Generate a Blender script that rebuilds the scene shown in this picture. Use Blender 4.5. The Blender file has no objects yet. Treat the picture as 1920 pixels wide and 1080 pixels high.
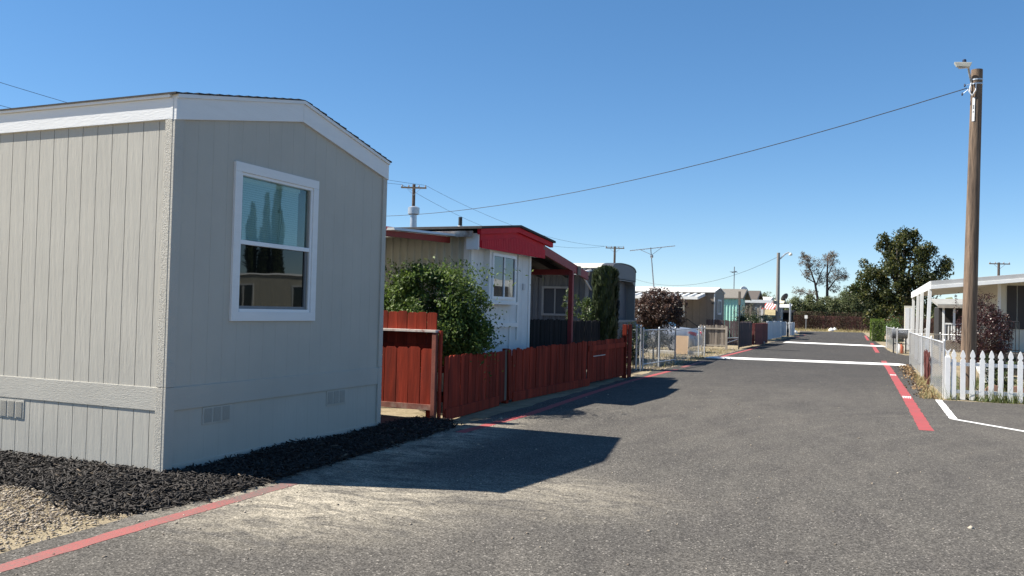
import bpy, bmesh, math, random
import numpy as np
from mathutils import Vector, Matrix, Euler
random.seed(7); rng = np.random.default_rng(7)
S = bpy.context.scene; COL = S.collection
# ------------------------------------------------------------------ camera
F, YAW, PITCH, ROLL, CH = 1583.6, 0.39995, 0.02603, 0.02479, 1.6
fw = Vector((-math.sin(YAW)*math.cos(PITCH), math.cos(YAW)*math.cos(PITCH), math.sin(PITCH)))
r0 = Vector((math.cos(YAW), math.sin(YAW), 0)); u0 = r0.cross(fw)
rt = r0*math.cos(ROLL)+u0*math.sin(ROLL); up = -r0*math.sin(ROLL)+u0*math.cos(ROLL)
cam = bpy.data.cameras.new('camera'); co = bpy.data.objects.new('camera', cam); COL.objects.link(co)
co.matrix_world = Matrix(((rt.x, up.x, -fw.x, 0), (rt.y, up.y, -fw.y, 0), (rt.z, up.z, -fw.z, CH), (0, 0, 0, 1)))
cam.sensor_width = 36; cam.lens = F/1920*36; cam.clip_start = .05; cam.clip_end = 5000
S.camera = co
# ------------------------------------------------------------------ light
SUN = Vector((-.83, -.285, 1.0)).normalized()          # towards the sun
EL = math.asin(SUN.z); AZ = math.atan2(SUN.x, SUN.y)
W = bpy.data.worlds.new('World'); S.world = W; W.use_nodes = True
nt = W.node_tree; sk = nt.nodes.new('ShaderNodeTexSky'); sk.sky_type = 'NISHITA'; sk.sun_disc = False
sk.sun_elevation = EL; sk.sun_rotation = AZ; sk.air_density = .75; sk.dust_density = 0; sk.ozone_density = 4.5
bg = nt.nodes['Background']; bg.inputs[1].default_value = .108
hs = nt.nodes.new('ShaderNodeHueSaturation'); hs.inputs['Saturation'].default_value = 1.3; gm = nt.nodes.new('ShaderNodeGamma'); gm.inputs[1].default_value = .76   # camera-like colour of a clear sky
nt.links.new(sk.outputs[0], gm.inputs[0]); nt.links.new(gm.outputs[0], hs.inputs['Color']); nt.links.new(hs.outputs[0], bg.inputs[0])
sl = bpy.data.lights.new('sun', 'SUN'); sl.energy = 5.0; sl.angle = math.radians(.53); sl.color = (1, .94, .84)
so = bpy.data.objects.new('sun', sl); COL.objects.link(so); so.rotation_euler = (-SUN).to_track_quat('-Z', 'Y').to_euler()
so.location = (0, 0, 30)
S.view_settings.view_transform = 'Standard'; S.view_settings.look = 'None'; S.view_settings.exposure = 1.1; S.view_settings.gamma = 1

# ------------------------------------------------------------------ pixel -> place
def ray(x, y): return fw+rt*((x-960)/F)-up*((y-540)/F)
O = Vector((0, 0, CH))
def gnd(x, y, z=0): d = ray(x, y); return O+d*((z-CH)/d.z)
def gx(x, y, X): d = ray(x, y); return O+d*(X/d.x)
def gy(x, y, Y): d = ray(x, y); return O+d*(Y/d.y)
def gd(x, y, dep): return O+ray(x, y)*dep
# ------------------------------------------------------------------ objects
def off(p):
    v = Vector((0, 0, 0))
    while p is not None: v += p.location; p = p.parent
    return v
def tag(o, label=None, cat=None, group=None, kind=None):
    if label: o['label'] = label
    if cat: o['category'] = cat
    if group: o['group'] = group
    if kind: o['kind'] = kind
    return o
def thing(name, label, cat, loc, group=None):
    o = bpy.data.objects.new(name, None); COL.objects.link(o); o.location = loc; o.empty_display_size = .2
    return tag(o, label, cat, group)
def link(name, me, parent, base=None):
    o = bpy.data.objects.new(name, me); COL.objects.link(o)
    if parent is not None: o.parent = parent
    return o
def inst(name, me, loc, parent=None, rot=(0, 0, 0), scale=(1, 1, 1)):
    o = link(name, me, parent); o.location = Vector(loc)-off(parent); o.rotation_euler = rot; o.scale = scale
    return o
class MB:
    def __init__(s): s.v = []; s.f = []
    def add(s, vs, fs):
        n = len(s.v); s.v += [tuple(v) for v in vs]; s.f += [tuple(i+n for i in f) for f in fs]; return s
    def box(s, x0, x1, y0, y1, z0, z1):
        return s.add([(x0,y0,z0),(x1,y0,z0),(x1,y1,z0),(x0,y1,z0),(x0,y0,z1),(x1,y0,z1),(x1,y1,z1),(x0,y1,z1)],
            [(0,3,2,1),(4,5,6,7),(0,1,5,4),(1,2,6,5),(2,3,7,6),(3,0,4,7)])
    def bar(s, p, q, w, h, upv=(0, 0, 1)):
        p = Vector(p); q = Vector(q); d = (q-p).normalized(); a = d.cross(Vector(upv)).normalized(); b = a.cross(d)
        a *= w/2; b *= h/2
        return s.add([p-a-b, p+a-b, p+a+b, p-a+b, q-a-b, q+a-b, q+a+b, q-a+b],
            [(0,1,2,3),(4,7,6,5),(0,4,5,1),(1,5,6,2),(2,6,7,3),(3,7,4,0)])
    def prism(s, pts, vec):
        n = len(pts); vec = Vector(vec); pts = [Vector(p) for p in pts]
        fs = [tuple(range(n)), tuple(range(2*n-1, n-1, -1))]+[(i, i+n, (i+1) % n+n, (i+1) % n) for i in range(n)]
        return s.add(pts+[p+vec for p in pts], fs)
    def tube(s, pts, rad, n=8, cap=True):
        pts = [Vector(p) for p in pts]; m = len(pts)
        if not hasattr(rad, '__len__'): rad = [rad]*m
        vs = []; fs = []; ref = None
        for i, p in enumerate(pts):
            d = (pts[min(i+1, m-1)]-pts[max(i-1, 0)]).normalized()
            if ref is None: ref = Vector((1, 0, 0)) if abs(d.x) < .8 else Vector((0, 0, 1))
            a = (ref-d*ref.dot(d)).normalized(); ref = a; b = d.cross(a)
            for k in range(n):
                t = 2*math.pi*k/n; vs.append(p+(a*math.cos(t)+b*math.sin(t))*rad[i])
        for i in range(m-1):
            for k in range(n): fs.append((i*n+k, i*n+(k+1) % n, (i+1)*n+(k+1) % n, (i+1)*n+k))
        if cap: fs += [tuple(range(n-1, -1, -1)), tuple(range((m-1)*n, m*n))]
        return s.add(vs, fs)
    def lathe(s, c, prof, n=16):
        c = Vector(c); return s.tube([c+Vector((0, 0, z)) for r, z in prof], [r for r, z in prof], n)
    def grid(s, P, ny, nx, close=False):
        fs = [(j*nx+i, j*nx+i+1, (j+1)*nx+i+1, (j+1)*nx+i) for j in range(ny-1) for i in range(nx-1)]
        return s.add(P, fs)
    def mesh(s, name, m, smooth=False, bevel=0, origin=(0, 0, 0), fix=True):
        me = bpy.data.meshes.new(name); o = Vector(origin)
        me.from_pydata([Vector(v)-o for v in s.v], [], s.f)
        if fix or bevel:
            bm = bmesh.new(); bm.from_mesh(me)
            if fix: bmesh.ops.recalc_face_normals(bm, faces=bm.faces)
            if bevel: bmesh.ops.bevel(bm, geom=[e for e in bm.edges if len(e.link_faces) == 2 and e.calc_face_angle(0) > .5], offset=bevel, segments=2, affect='EDGES', profile=.6, clamp_overlap=True)
            bm.to_mesh(me); bm.free()
        if smooth:
            for p in me.polygons: p.use_smooth = True
            if smooth != 1:
                bm = bmesh.new(); bm.from_mesh(me)
                for e in bm.edges:
                    if len(e.link_faces) == 2 and e.calc_face_angle(0) > smooth: e.smooth = False
                bm.to_mesh(me); bm.free()
        me.materials.append(m); return me
    def build(s, name, m, parent=None, smooth=False, bevel=0, fix=True):
        if parent is None:
            a = np.array(s.v, float); b = Vector(((a[:,0].min()+a[:,0].max())/2, (a[:,1].min()+a[:,1].max())/2, a[:,2].min()))
        else: b = off(parent)
        o = link(name, s.mesh(name, m, smooth, bevel, b, fix), parent)
        if parent is None: o.location = b
        return o
def Bx(x0, x1, y0, y1, z0, z1): return MB().box(x0, x1, y0, y1, z0, z1)
def fastmesh(name, V, quads, m, parent=None, tri=False):
    V = np.asarray(V, np.float32).reshape(-1, 3); k = 3 if tri else 4; Q = np.asarray(quads, np.int32).reshape(-1, k)
    if parent is None: b = np.array([(V[:,0].min()+V[:,0].max())/2, (V[:,1].min()+V[:,1].max())/2, V[:,2].min()], np.float32)
    else: b = np.array(off(parent), np.float32)
    me = bpy.data.meshes.new(name); me.vertices.add(len(V)); me.vertices.foreach_set('co', (V-b).ravel())
    me.loops.add(Q.size); me.loops.foreach_set('vertex_index', Q.ravel())
    me.polygons.add(len(Q)); me.polygons.foreach_set('loop_start', np.arange(len(Q), dtype=np.int32)*k)
    me.update(calc_edges=True); me.materials.append(m)
    o = link(name, me, parent)
    if parent is None: o.location = b.tolist()
    return o
# ------------------------------------------------------------------ materials
def newmat(name):
    m = bpy.data.materials.new(name); m.use_nodes = True; n = m.node_tree
    return m, n, n.nodes['Principled BSDF'], n.nodes['Material Output']
def N(n, t, **k):
    x = n.nodes.new(t)
    for a, b in k.items():
        if a.startswith('_'): setattr(x, a[1:], b)
        else: x.inputs[int(a[1:]) if a[0] == 'i' and a[1:].isdigit() else a.replace('_', ' ')].default_value = b
    return x
def mixc(n, fac, a, b, mode='MIX'):
    x = n.nodes.new('ShaderNodeMixRGB'); x.blend_type = mode
    for i, v in enumerate((fac, a, b)):
        if hasattr(v, 'is_linked') or isinstance(v, bpy.types.NodeSocket): n.links.new(v, x.inputs[i])
        elif i == 0: x.inputs[0].default_value = v
        else: x.inputs[i].default_value = (*v, 1)
    return x.outputs[0]
def pos(n, scale=(1, 1, 1), obj=False):
    g = N(n, 'ShaderNodeTexCoord').outputs['Object'] if obj else N(n, 'ShaderNodeNewGeometry').outputs['Position']
    mp = N(n, 'ShaderNodeMapping'); mp.inputs['Scale'].default_value = scale; n.links.new(g, mp.inputs[0]); return mp.outputs[0]
def noise(n, vec, scale, detail=4, rough=.6, lo=.3, hi=.7, dist=0):
    t = N(n, 'ShaderNodeTexNoise', Scale=scale, Detail=detail, Roughness=rough, Distortion=dist); n.links.new(vec, t.inputs['Vector'])
    r = N(n, 'ShaderNodeMapRange'); r.inputs[1].default_value = lo; r.inputs[2].default_value = hi; n.links.new(t.outputs[0], r.inputs[0])
    return r.outputs[0]
def mul(n, a, b, op='MULTIPLY'):
    x = N(n, 'ShaderNodeMath', _operation=op)
    for i, v in enumerate((a, b)):
        if isinstance(v, (int, float)): x.inputs[i].default_value = v
        else: n.links.new(v, x.inputs[i])
    return x.outputs[0]
def bump(n, bs, h, strength, dist=.01):
    b = N(n, 'ShaderNodeBump', Strength=strength, Distance=dist); n.links.new(h, b.inputs['Height']); n.links.new(b.outputs[0], bs.inputs['Normal'])
MATS = {}
def M(name, col=None, rough=.65, metal=0, var=.1, vs=3., stretch=(1, 1, 1), bmp=0, bs=60., bd=.004, rand=0, dirt=None, spec=.5, dscale=1.2, dlo=.5, dhi=.75, obj=False):
    if name in MATS: return MATS[name]
    m, n, b, _ = newmat(name); c = Vector(col)
    v = pos(n, stretch, obj); f = noise(n, v, vs, 6)
    out = mixc(n, f, tuple(c*(1-var)), tuple(min(1, x) for x in c*(1+var)))
    if dirt:
        out = mixc(n, noise(n, pos(n, stretch, obj), dscale, 8, .7, dlo, dhi), out, dirt)
    if rand:
        oi = N(n, 'ShaderNodeObjectInfo'); mr = N(n, 'ShaderNodeMapRange'); mr.inputs[3].default_value = 1-rand; mr.inputs[4].default_value = 1+rand
        n.links.new(oi.outputs['Random'], mr.inputs[0]); hs = N(n, 'ShaderNodeHueSaturation'); n.links.new(mr.outputs[0], hs.inputs['Value']); n.links.new(out, hs.inputs['Color']); out = hs.outputs[0]
    n.links.new(out, b.inputs['Base Color'])
    b.inputs['Roughness'].default_value = rough; b.inputs['Metallic'].default_value = metal; b.inputs['Specular IOR Level'].default_value = spec
    if bmp: bump(n, b, noise(n, v, bs, 5, .6, 0, 1), bmp, bd)
    MATS[name] = m; return m
def leafmat(name, a, b, c=None, rough=.45, trans=.25):
    m, n, bs, o = newmat(name)
    g = N(n, 'ShaderNodeNewGeometry'); cr = N(n, 'ShaderNodeValToRGB'); e = cr.color_ramp.elements
    e[0].color = (*a, 1); e[1].color = (*b, 1)
    if c: x = cr.color_ramp.elements.new(.85); x.color = (*b, 1); e[-1].color = (*c, 1)
    n.links.new(g.outputs['Random Per Island'], cr.inputs[0])
    n.links.new(cr.outputs[0], bs.inputs['Base Color']); bs.inputs['Roughness'].default_value = rough
    tr = N(n, 'ShaderNodeBsdfTranslucent'); n.links.new(mixc(n, .5, cr.outputs[0], (.25, .3, .03), 'ADD') if False else cr.outputs[0], tr.inputs[0])
    mx = N(n, 'ShaderNodeMixShader', i0=trans); n.links.new(bs.outputs[0], mx.inputs[1]); n.links.new(tr.outputs[0], mx.inputs[2]); n.links.new(mx.outputs[0], o.inputs[0])
    return m
def glassmat(name, tint, refl, dark=None):
    m, n, bs, o = newmat(name)
    gl = N(n, 'ShaderNodeBsdfGlossy', Roughness=.015); gl.inputs[0].default_value = (.95, 1, 1, 1)
    if dark: tr = N(n, 'ShaderNodeBsdfDiffuse'); tr.inputs[0].default_value = (*dark, 1)
    else: tr = N(n, 'ShaderNodeBsdfTransparent'); tr.inputs[0].default_value = (*tint, 1)
    wob = N(n, 'ShaderNodeBump', Strength=.06, Distance=.02); n.links.new(noise(n, pos(n), 2.2, 1, .5, 0, 1), wob.inputs['Height']); n.links.new(wob.outputs[0], gl.inputs['Normal'])
    fr = N(n, 'ShaderNodeLayerWeight', Blend=.5); ad = mul(n, mul(n, mul(n, fr.outputs['Facing'], 4.5, 'POWER'), .9), refl+.03, 'ADD')
    mx = N(n, 'ShaderNodeMixShader'); n.links.new(ad, mx.inputs[0]); n.links.new(tr.outputs[0], mx.inputs[1]); n.links.new(gl.outputs[0], mx.inputs[2]); n.links.new(mx.outputs[0], o.inputs[0])
    return m
# ------------------------------------------------------------------ ground
def asphalt():
    m, n, b, _ = newmat('asphalt'); p = pos(n)
    c = mixc(n, noise(n, p, .35, 5, .6, .3, .7), (.066, .061, .056), (.088, .081, .072))
    c = mixc(n, noise(n, pos(n, (1, .35, 1)), 2.2, 6, .65, .35, .7), c, (.105, .097, .085))
    # pale dust dragged out of the mulch bed and off the verge by tyres
    g = N(n, 'ShaderNodeNewGeometry').outputs['Position']
    def blob(cx, cy, rx, ry):
        vm = N(n, 'ShaderNodeMapping'); vm.inputs['Location'].default_value = (-cx/rx, -cy/ry, 0); vm.inputs['Scale'].default_value = (1/rx, 1/ry, 0)
        n.links.new(g, vm.inputs[0]); l = N(n, 'ShaderNodeVectorMath', _operation='LENGTH'); n.links.new(vm.outputs[0], l.inputs[0])
        r = N(n, 'ShaderNodeMapRange', _interpolation_type='SMOOTHSTEP'); r.inputs[1].default_value = 1; r.inputs[2].default_value = .15; n.links.new(l.outputs['Value'], r.inputs[0]); return r.outputs[0]
    bl = mul(n, mul(n, blob(-4.1, 5.9, 1.75, 1.9), blob(-4.8, 8.5, .85, 4.5), 'MAXIMUM'), mul(n, blob(-2.6, 7.0, 1.6, 1.3), .55), 'MAXIMUM')
    d = mul(n, noise(n, pos(n, (1.0, 2.2, 1)), 1.8, 8, .72, .36, .58, 1.2), bl)
    c = mixc(n, mul(n, d, .95), c, (.36, .32, .25))
    d2 = mul(n, noise(n, pos(n, (.5, .16, 1)), 1.4, 7, .7, .5, .8, .8), .35); c = mixc(n, d2, c, (.15, .135, .115))
    # older pale surface near, darker sealed surface farther down the lane
    sy = N(n, 'ShaderNodeSeparateXYZ'); n.links.new(g, sy.inputs[0]); ry_ = N(n, 'ShaderNodeMapRange', _interpolation_type='SMOOTHSTEP'); ry_.inputs[1].default_value = 15; ry_.inputs[2].default_value = 34; n.links.new(mul(n, sy.outputs[1], mul(n, noise(n, p, .3, 3, .5, .2, .8), 6.), 'ADD'), ry_.inputs[0])
    c = mixc(n, mul(n, ry_.outputs[0], .8), c, (.043, .041, .040))
    # faint turning tracks
    wv = N(n, 'ShaderNodeTexWave', _wave_type='RINGS', _rings_direction='Z', Scale=.55, Distortion=2.5, Detail=3.); wm = N(n, 'ShaderNodeMapping'); wm.inputs['Location'].default_value = (-6.5, -9, 0); n.links.new(g, wm.inputs[0]); n.links.new(wm.outputs[0], wv.inputs['Vector'])
    wr = N(n, 'ShaderNodeMapRange'); wr.inputs[1].default_value = .72; wr.inputs[2].default_value = 1; n.links.new(wv.outputs['Fac'], wr.inputs[0])
    c = mixc(n, mul(n, mul(n, wr.outputs[0], noise(n, p, .5, 4, .6, .4, .7)), .4), c, (.135, .122, .105))
    # aggregate: fine stones
    vo = N(n, 'ShaderNodeTexVoronoi', Scale=95.); n.links.new(p, vo.inputs['Vector'])
    sp = N(n, 'ShaderNodeSeparateColor'); n.links.new(vo.outputs['Color'], sp.inputs[0])
    r = N(n, 'ShaderNodeMapRange'); r.inputs[1].default_value = .2; r.inputs[2].default_value = 1; r.inputs[3].default_value = .55; r.inputs[4].default_value = 1.55; n.links.new(sp.outputs[0], r.inputs[0])
    cc = N(n, 'ShaderNodeCombineColor'); [n.links.new(r.outputs[0], cc.inputs[i]) for i in range(3)]
    c = mixc(n, 1., c, cc.outputs[0], 'MULTIPLY')
    gt = mul(n, sp.outputs[1], .972, 'GREATER_THAN'); c = mixc(n, mul(n, gt, .6), c, (.36, .33, .29))
    # rare bits of grit and leaf specks
    v2 = N(n, 'ShaderNodeTexVoronoi', Scale=7.); n.links.new(p, v2.inputs['Vector'])
    s2 = mul(n, v2.outputs['Distance'], .045, 'LESS_THAN'); c = mixc(n, mul(n, s2, .7), c, (.42, .38, .33))
    # faint sealed cracks
    cv = N(n, 'ShaderNodeTexVoronoi', Scale=.22, _feature='DISTANCE_TO_EDGE'); w = N(n, 'ShaderNodeTexNoise', Scale=1.5, Detail=5); n.links.new(p, w.inputs['Vector'])
    ww = mixc(n, .12, p, w.outputs['Color'], 'ADD'); n.links.new(ww, cv.inputs['Vector'])
    n.links.new(c, b.inputs['Base Color'])
    b.inputs['Roughness'].default_value = .92; b.inputs['Specular IOR Level'].default_value = .15
    h = mul(n, mul(n, vo.outputs['Distance'], .5), noise(n, p, 30, 4, .6, 0, 1), 'ADD'); bump(n, b, h, .55, .008)
    return m
A = asphalt()
def soil():
    m, n, b, _ = newmat('soil'); p = pos(n)
    c = mixc(n, noise(n, p, .5, 6, .65, .35, .7), (.17, .135, .09), (.30, .25, .17))
    c = mixc(n, noise(n, p, 5, 6, .7, .4, .75), c, (.36, .30, .20)); c = mixc(n, mul(n, noise(n, p, 1.1, 5, .7, .55, .7), .55), c, (.12, .11, .045))
    n.links.new(c, b.inputs['Base Color']); b.inputs['Roughness'].default_value = .95; b.inputs['Specular IOR Level'].default_value = .1
    bump(n, b, noise(n, p, 25, 6, .7, 0, 1), .6, .02); return m
SOIL = soil()
MB().add([(-18, 13.0, -.006), (-5.75, 13.0, -.006), (-5.75, 25.5, -.006), (-18, 25.5, -.006)], [(0, 1, 2, 3)]).build('bounce_cut_ground', M('bounce_cut_soil', (.07, .055, .04), .95, var=.35, vs=2, bmp=.5, bs=20))['kind'] = 'structure'  # unseen dark ground, added to cut bounce light under the carport
MB().add([(-900, -300, -.012), (900, -300, -.012), (900, 1500, -.012), (-900, 1500, -.012)], [(0, 1, 2, 3)]).build('ground', SOIL)['kind'] = 'structure'
# asphalt lane with an uneven edge, one sheet
def edge(pts, step=.35, amp=.05):
    out = []
    for (a, b) in zip(pts[:-1], pts[1:]):
        a = Vector((*a, 0)); b = Vector((*b, 0)); k = max(1, int((b-a).length/step)); nrm = Vector((-(b-a).y, (b-a).x, 0)).normalized()
        out += [a.lerp(b, i/k)+nrm*random.uniform(-amp, amp) for i in range(k)]
    return out
L = edge([(-4.95, -12), (-5.0, 4), (-4.98, 6), (-5.12, 10.2), (-5.25, 14), (-5.45, 21), (-5.45, 30), (-5.5, 42), (-5.55, 60), (-5.6, 78), (-6.2, 88), (-7.2, 102)])
R = edge([(-.6, 106), (0.05, 80), (.3, 70), (.75, 56), (1.0, 46), (1.55, 42), (2.6, 42), (2.6, 36), (1.4, 33), (1.35, 26), (1.35, 19.15), (2.2, 19.2), (9, 19.3), (30, 19.6)])
mb = MB(); pts = L+R+[Vector((30, -12, 0))]; mb.add([tuple(p) for p in pts], [tuple(range(len(pts)))])
lane = mb.build('road', A); lane['kind'] = 'structure'
# painted lines
def paintmat(name, col, wear, lo, hi):
    m, n, b, _ = newmat(name); p = pos(n)
    c = mixc(n, noise(n, p, 3, 4), tuple(Vector(col)*.88), tuple(Vector(col)*1.08))
    w = mul(n, noise(n, p, 34, 8, .8, lo, hi), noise(n, p, 1.3, 5, .6, .1, .6), 'MULTIPLY'); c = mixc(n, mul(n, w, wear), c, (.11, .098, .085))
    n.links.new(c, b.inputs['Base Color']); b.inputs['Roughness'].default_value = .8; bump(n, b, noise(n, p, 60, 4, .6, 0, 1), .4, .006); return m
REDP = paintmat('red_kerb_paint', (.40, .042, .048), 1., .38, .7); REDW = paintmat('faded_red_paint', (.35, .072, .066), 1.05, .34, .62); WHP = paintmat('white_road_paint', (.80, .79, .76), .6, .5, .75)
def stripe(name, pts, w, m, z=.0022, label=None):
    P = [Vector((*p, z)) for p in pts]; Q = []
    for a, b in zip(P[:-1], P[1:]):
        k = max(1, int((b-a).length/.12)); Q += [a.lerp(b, i/k) for i in range(k)]
    Q.append(P[-1]); vs = []
    for i, p in enumerate(Q):
        d = (Q[min(i+1, len(Q)-1)]-Q[max(i-1, 0)]).normalized(); nn = Vector((-d.y, d.x, 0))*(w/2)
        j = lambda: 1+random.uniform(-.11, .11)
        vs += [p+nn*j(), p-nn*j()]
    mb = MB(); mb.add(vs, [(2*i, 2*i+1, 2*i+3, 2*i+2) for i in range(len(Q)-1)]); o = mb.build(name, m); o['kind'] = 'structure'
    if label: o['label'] = label
    return o
stripe('red_lane_line', [(-4.66, -3), (-4.70, 3.46), (-4.735, 4.55), (-4.73, 5.5)], .145, REDW, label='faded red edge line along the mulch bed')
stripe('red_lane_line', [(-4.73, 5.5), (-4.74, 6.3)], .14, paintmat('dusty_red_paint', (.36, .09, .08), 1.0, .2, .55), label='nearly worn away end of the near red edge line')
stripe('red_lane_line', [(-4.84, 9.85), (-4.85, 10.2), (-4.8, 12.1), (-5.02, 16), (-5.14, 19.3), (-5.1, 24.4)], .15, REDP, label='red edge line running below the red board fence')
stripe('red_lane_line', [(-5.15, 25.5), (-5.2, 29.5)], .15, REDW, label='worn red edge line before the first white bar')
stripe('red_lane_line', [(-5.2, 32.6), (-5.18, 40.3), (-5.2, 45)], .17, REDP, label='red edge line beyond the first white bar')
stripe('red_lane_line', [(-5.35, 68), (-5.34, 82)], .2, REDW, label='distant red edge line beside the white boxes')
stripe('red_lane_line', [(.80, 13.7), (.75, 19.3), (.63, 30.4), (.6, 31.6), (.55, 35.5)], .19, REDP, label='red edge line along the right side of the lane')
stripe('red_lane_line', [(.42, 44), (.33, 51), (.2, 61)], .19, REDP, label='red edge line dash crossing the second white bar')
stripe('red_lane_line', [(.0, 68), (-.27, 87)], .19, REDP, label='far red edge line dash by the clipped hedge')
for (p, q, lb) in (((-5.62, 31.9), (1.32, 32.6), 'nearer white painted speed bump across the lane'), ((-4.85, 55.2), (.95, 53.9), 'farther white painted speed bump across the lane')):
    p = Vector((*p, -.004)); q = Vector((*q, -.004)); nn = Vector((-(q-p).y, (q-p).x, 0)).normalized(); K = 40; PP = []
    for i in range(K+1):
        c = p.lerp(q, i/K); e_ = min(1, min(i, K-i)/1.5+.15)
        for j in range(9): t_ = math.pi*j/8; PP.append(c-nn*.22*math.cos(t_)+Vector((0, 0, .066*e_*math.sin(t_)**.8*(1+random.uniform(-.05, .05)))))
    tag(MB().grid(PP, K+1, 9).build('speed_bump', WHP, None, smooth=1), lb, 'speed bump')
stripe('white_parking_line', [(1.32, 19.1), (1.3, 15.6)], .12, WHP, .0035, 'white line running out from the picket fence corner')
stripe('white_parking_line', [(1.29, 15.55), (2.13, 14.45), (3.6, 12.8)], .11, WHP, .00355, 'white line bending right in front of the picket fence')
stripe('white_parking_line', [(2.83, 18.8), (4.5, 17.4)], .12, WHP, .0035, 'white line end below the picket fence at the frame edge')
for (x, y) in ((.755, 19.05), (.68, 26.5)):          # worn stencil lettering on the red line, two rows, no longer legible
    mb = MB()
    for r_, k in ((0, 4), (1, 5)):
        for i in range(k):
            xx = x-.085+i*.17/k; yy = y+r_*.28
            mb.add([(xx, yy, .0045), (xx+.026, yy, .0045), (xx+.026, yy+.2, .0045), (xx, yy+.2, .0045)], [(0, 1, 2, 3)])
    o = mb.build('stencil_lettering', WHP); o['kind'] = 'structure'
o = Bx(*(lambda p: (p.x-.9, p.x+.9, p.y-.12, p.y+.12, .001, .012))(gnd(1464, 656.5))).build('asphalt_patch', M('tar', (.02, .02, .02), .8)); o['kind'] = 'structure'

# ------------------------------------------------------------------ common paints and woods
GREIGE = None
def siding():
    m, n, b, _ = newmat('greige_wood_siding'); v = pos(n, (1, 1, .12))
    c = mixc(n, noise(n, pos(n), 1.4, 5, .6), (.425, .405, .355), (.47, .448, .392)); n.links.new(c, b.inputs['Base Color'])
    b.inputs['Roughness'].default_value = .62; b.inputs['Specular IOR Level'].default_value = .3
    w = N(n, 'ShaderNodeTexWave', _wave_type='BANDS', _bands_direction='DIAGONAL', Scale=6., Distortion=9., Detail=4.); n.links.new(pos(n, (1, 1, .09)), w.inputs['Vector'])
    h = mul(n, noise(n, v, 55, 6, .65, .2, .8), mul(n, w.outputs[0], .35), 'ADD'); bump(n, b, h, .32, .006); return m
GREIGE = siding()
def gtrim():
    m, n, b, _ = newmat('greige_trim')
    c = mixc(n, noise(n, pos(n), 1.4, 5, .6), (.43, .41, .36), (.47, .45, .395)); n.links.new(c, b.inputs['Base Color']); b.inputs['Roughness'].default_value = .6
    h = noise(n, pos(n, (1, 1, 7)), 14, 6, .65, .2, .8, 1.5); bump(n, b, h, .45, .008); return m
GTRIM = gtrim()
def rtrim():
    m, n, b, _ = newmat('rough_sawn_trim')
    c = mixc(n, noise(n, pos(n), 1.4, 5, .6), (.43, .41, .36), (.47, .45, .395)); n.links.new(c, b.inputs['Base Color']); b.inputs['Roughness'].default_value = .65
    h = noise(n, pos(n, (1, 1, 1.6)), 75, 4, .6, .2, .8, .6); bump(n, b, h, .9, .012); return m
RTRIM = rtrim()
WTRIM = M('white_trim', (.74, .74, .73), .5, var=.03, bmp=.35, bs=16, stretch=(1, 1, 6), bd=.008)
VINYL = M('white_vinyl', (.76, .77, .78), .35, var=.02)
SHING = M('dark_shingle', (.035, .033, .033), .9, var=.4, vs=20, bmp=.5, bs=120, rand=.25)
DARK = M('dark_void', (.012, .012, .013), .9)
STEEL = M('galvanised_steel', (.50, .52, .54), .42, .75, var=.12, vs=8)
WHITE = M('white_paint', (.74, .74, .72), .5, var=.05, dirt=(.5, .47, .42), dlo=.62, dhi=.85)
ALU = M('white_aluminium', (.66, .66, .64), .45, var=.08, dirt=(.42, .39, .34), dlo=.55, dhi=.85)
REDB = M('red_stained_boards', (.245, .034, .018), .85, spec=.12, var=.38, vs=7, stretch=(1, 1, .1), bmp=.6, bs=45, bd=.006, rand=.22, dirt=(.085, .02, .015), dscale=6, dlo=.45, dhi=.75)
REDT = M('red_trim_paint', (.52, .014, .026), .65, spec=.2, var=.12, bmp=.2, bs=30)
REDBEAM = M('red_beam_paint', (.27, .035, .035), .6, var=.15, vs=5)
OLDW = M('weathered_wood', (.20, .17, .14), .85, spec=.15, var=.3, vs=7, stretch=(1, 1, .1), bmp=.7, bs=45, bd=.006, rand=.25)
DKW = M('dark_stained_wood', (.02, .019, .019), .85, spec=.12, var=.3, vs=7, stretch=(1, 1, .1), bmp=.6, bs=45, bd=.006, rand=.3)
GALV = M('galvanised_wire', (.60, .61, .61), .45, .25, var=.1)
GLASS = glassmat('window_glass', (.76, .86, .85), .03)
GLASSD = glassmat('screened_glass', None, .02, (.006, .007, .007)); GLASSF = glassmat('far_window_glass', None, .06, (.012, .014, .017))

# ------------------------------------------------------------------ grey mobile home, nearest
XW, Y0, Y1 = -5.862, 5.870, 9.549; ZB0, ZB1, ZE = .60, .812, 3.268; YM = (Y0+Y1)/2; XL = -19.0
h1 = thing('mobile_home', 'new grey mobile home with white trim beside the dark mulch, nearest the camera', 'mobile home', ((XW+XL)/2, YM, 0))
WY0, WY1, WZ0, WZ1 = 6.66, 8.046, 1.42, 3.024       # outer edge of window trim
oy0, oy1, oz0, oz1 = WY0+.09, WY1-.09, WZ0+.09, WZ1-.09
def roofz(y): return 3.27+(.37)*(1-abs(y-YM)/(YM-Y0))
g = .006
cr_ = MB().box(XL, XW-.2, Y0+.012, Y1-.012, .04, 3.3); c0, c1 = XW-.2, XW-.0065
cr_.box(c0, c1, Y0+.012, oy0+.05, .04, 3.3).box(c0, c1, oy1-.05, Y1-.012, .04, 3.3).box(c0, c1, oy0+.05, oy1-.05, .04, oz0+.02).box(c0, c1, oy0+.05, oy1-.05, oz1-.02, 3.3)
cr_.build('wall_core', M('core', (.30, .29, .26)), h1)
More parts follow.
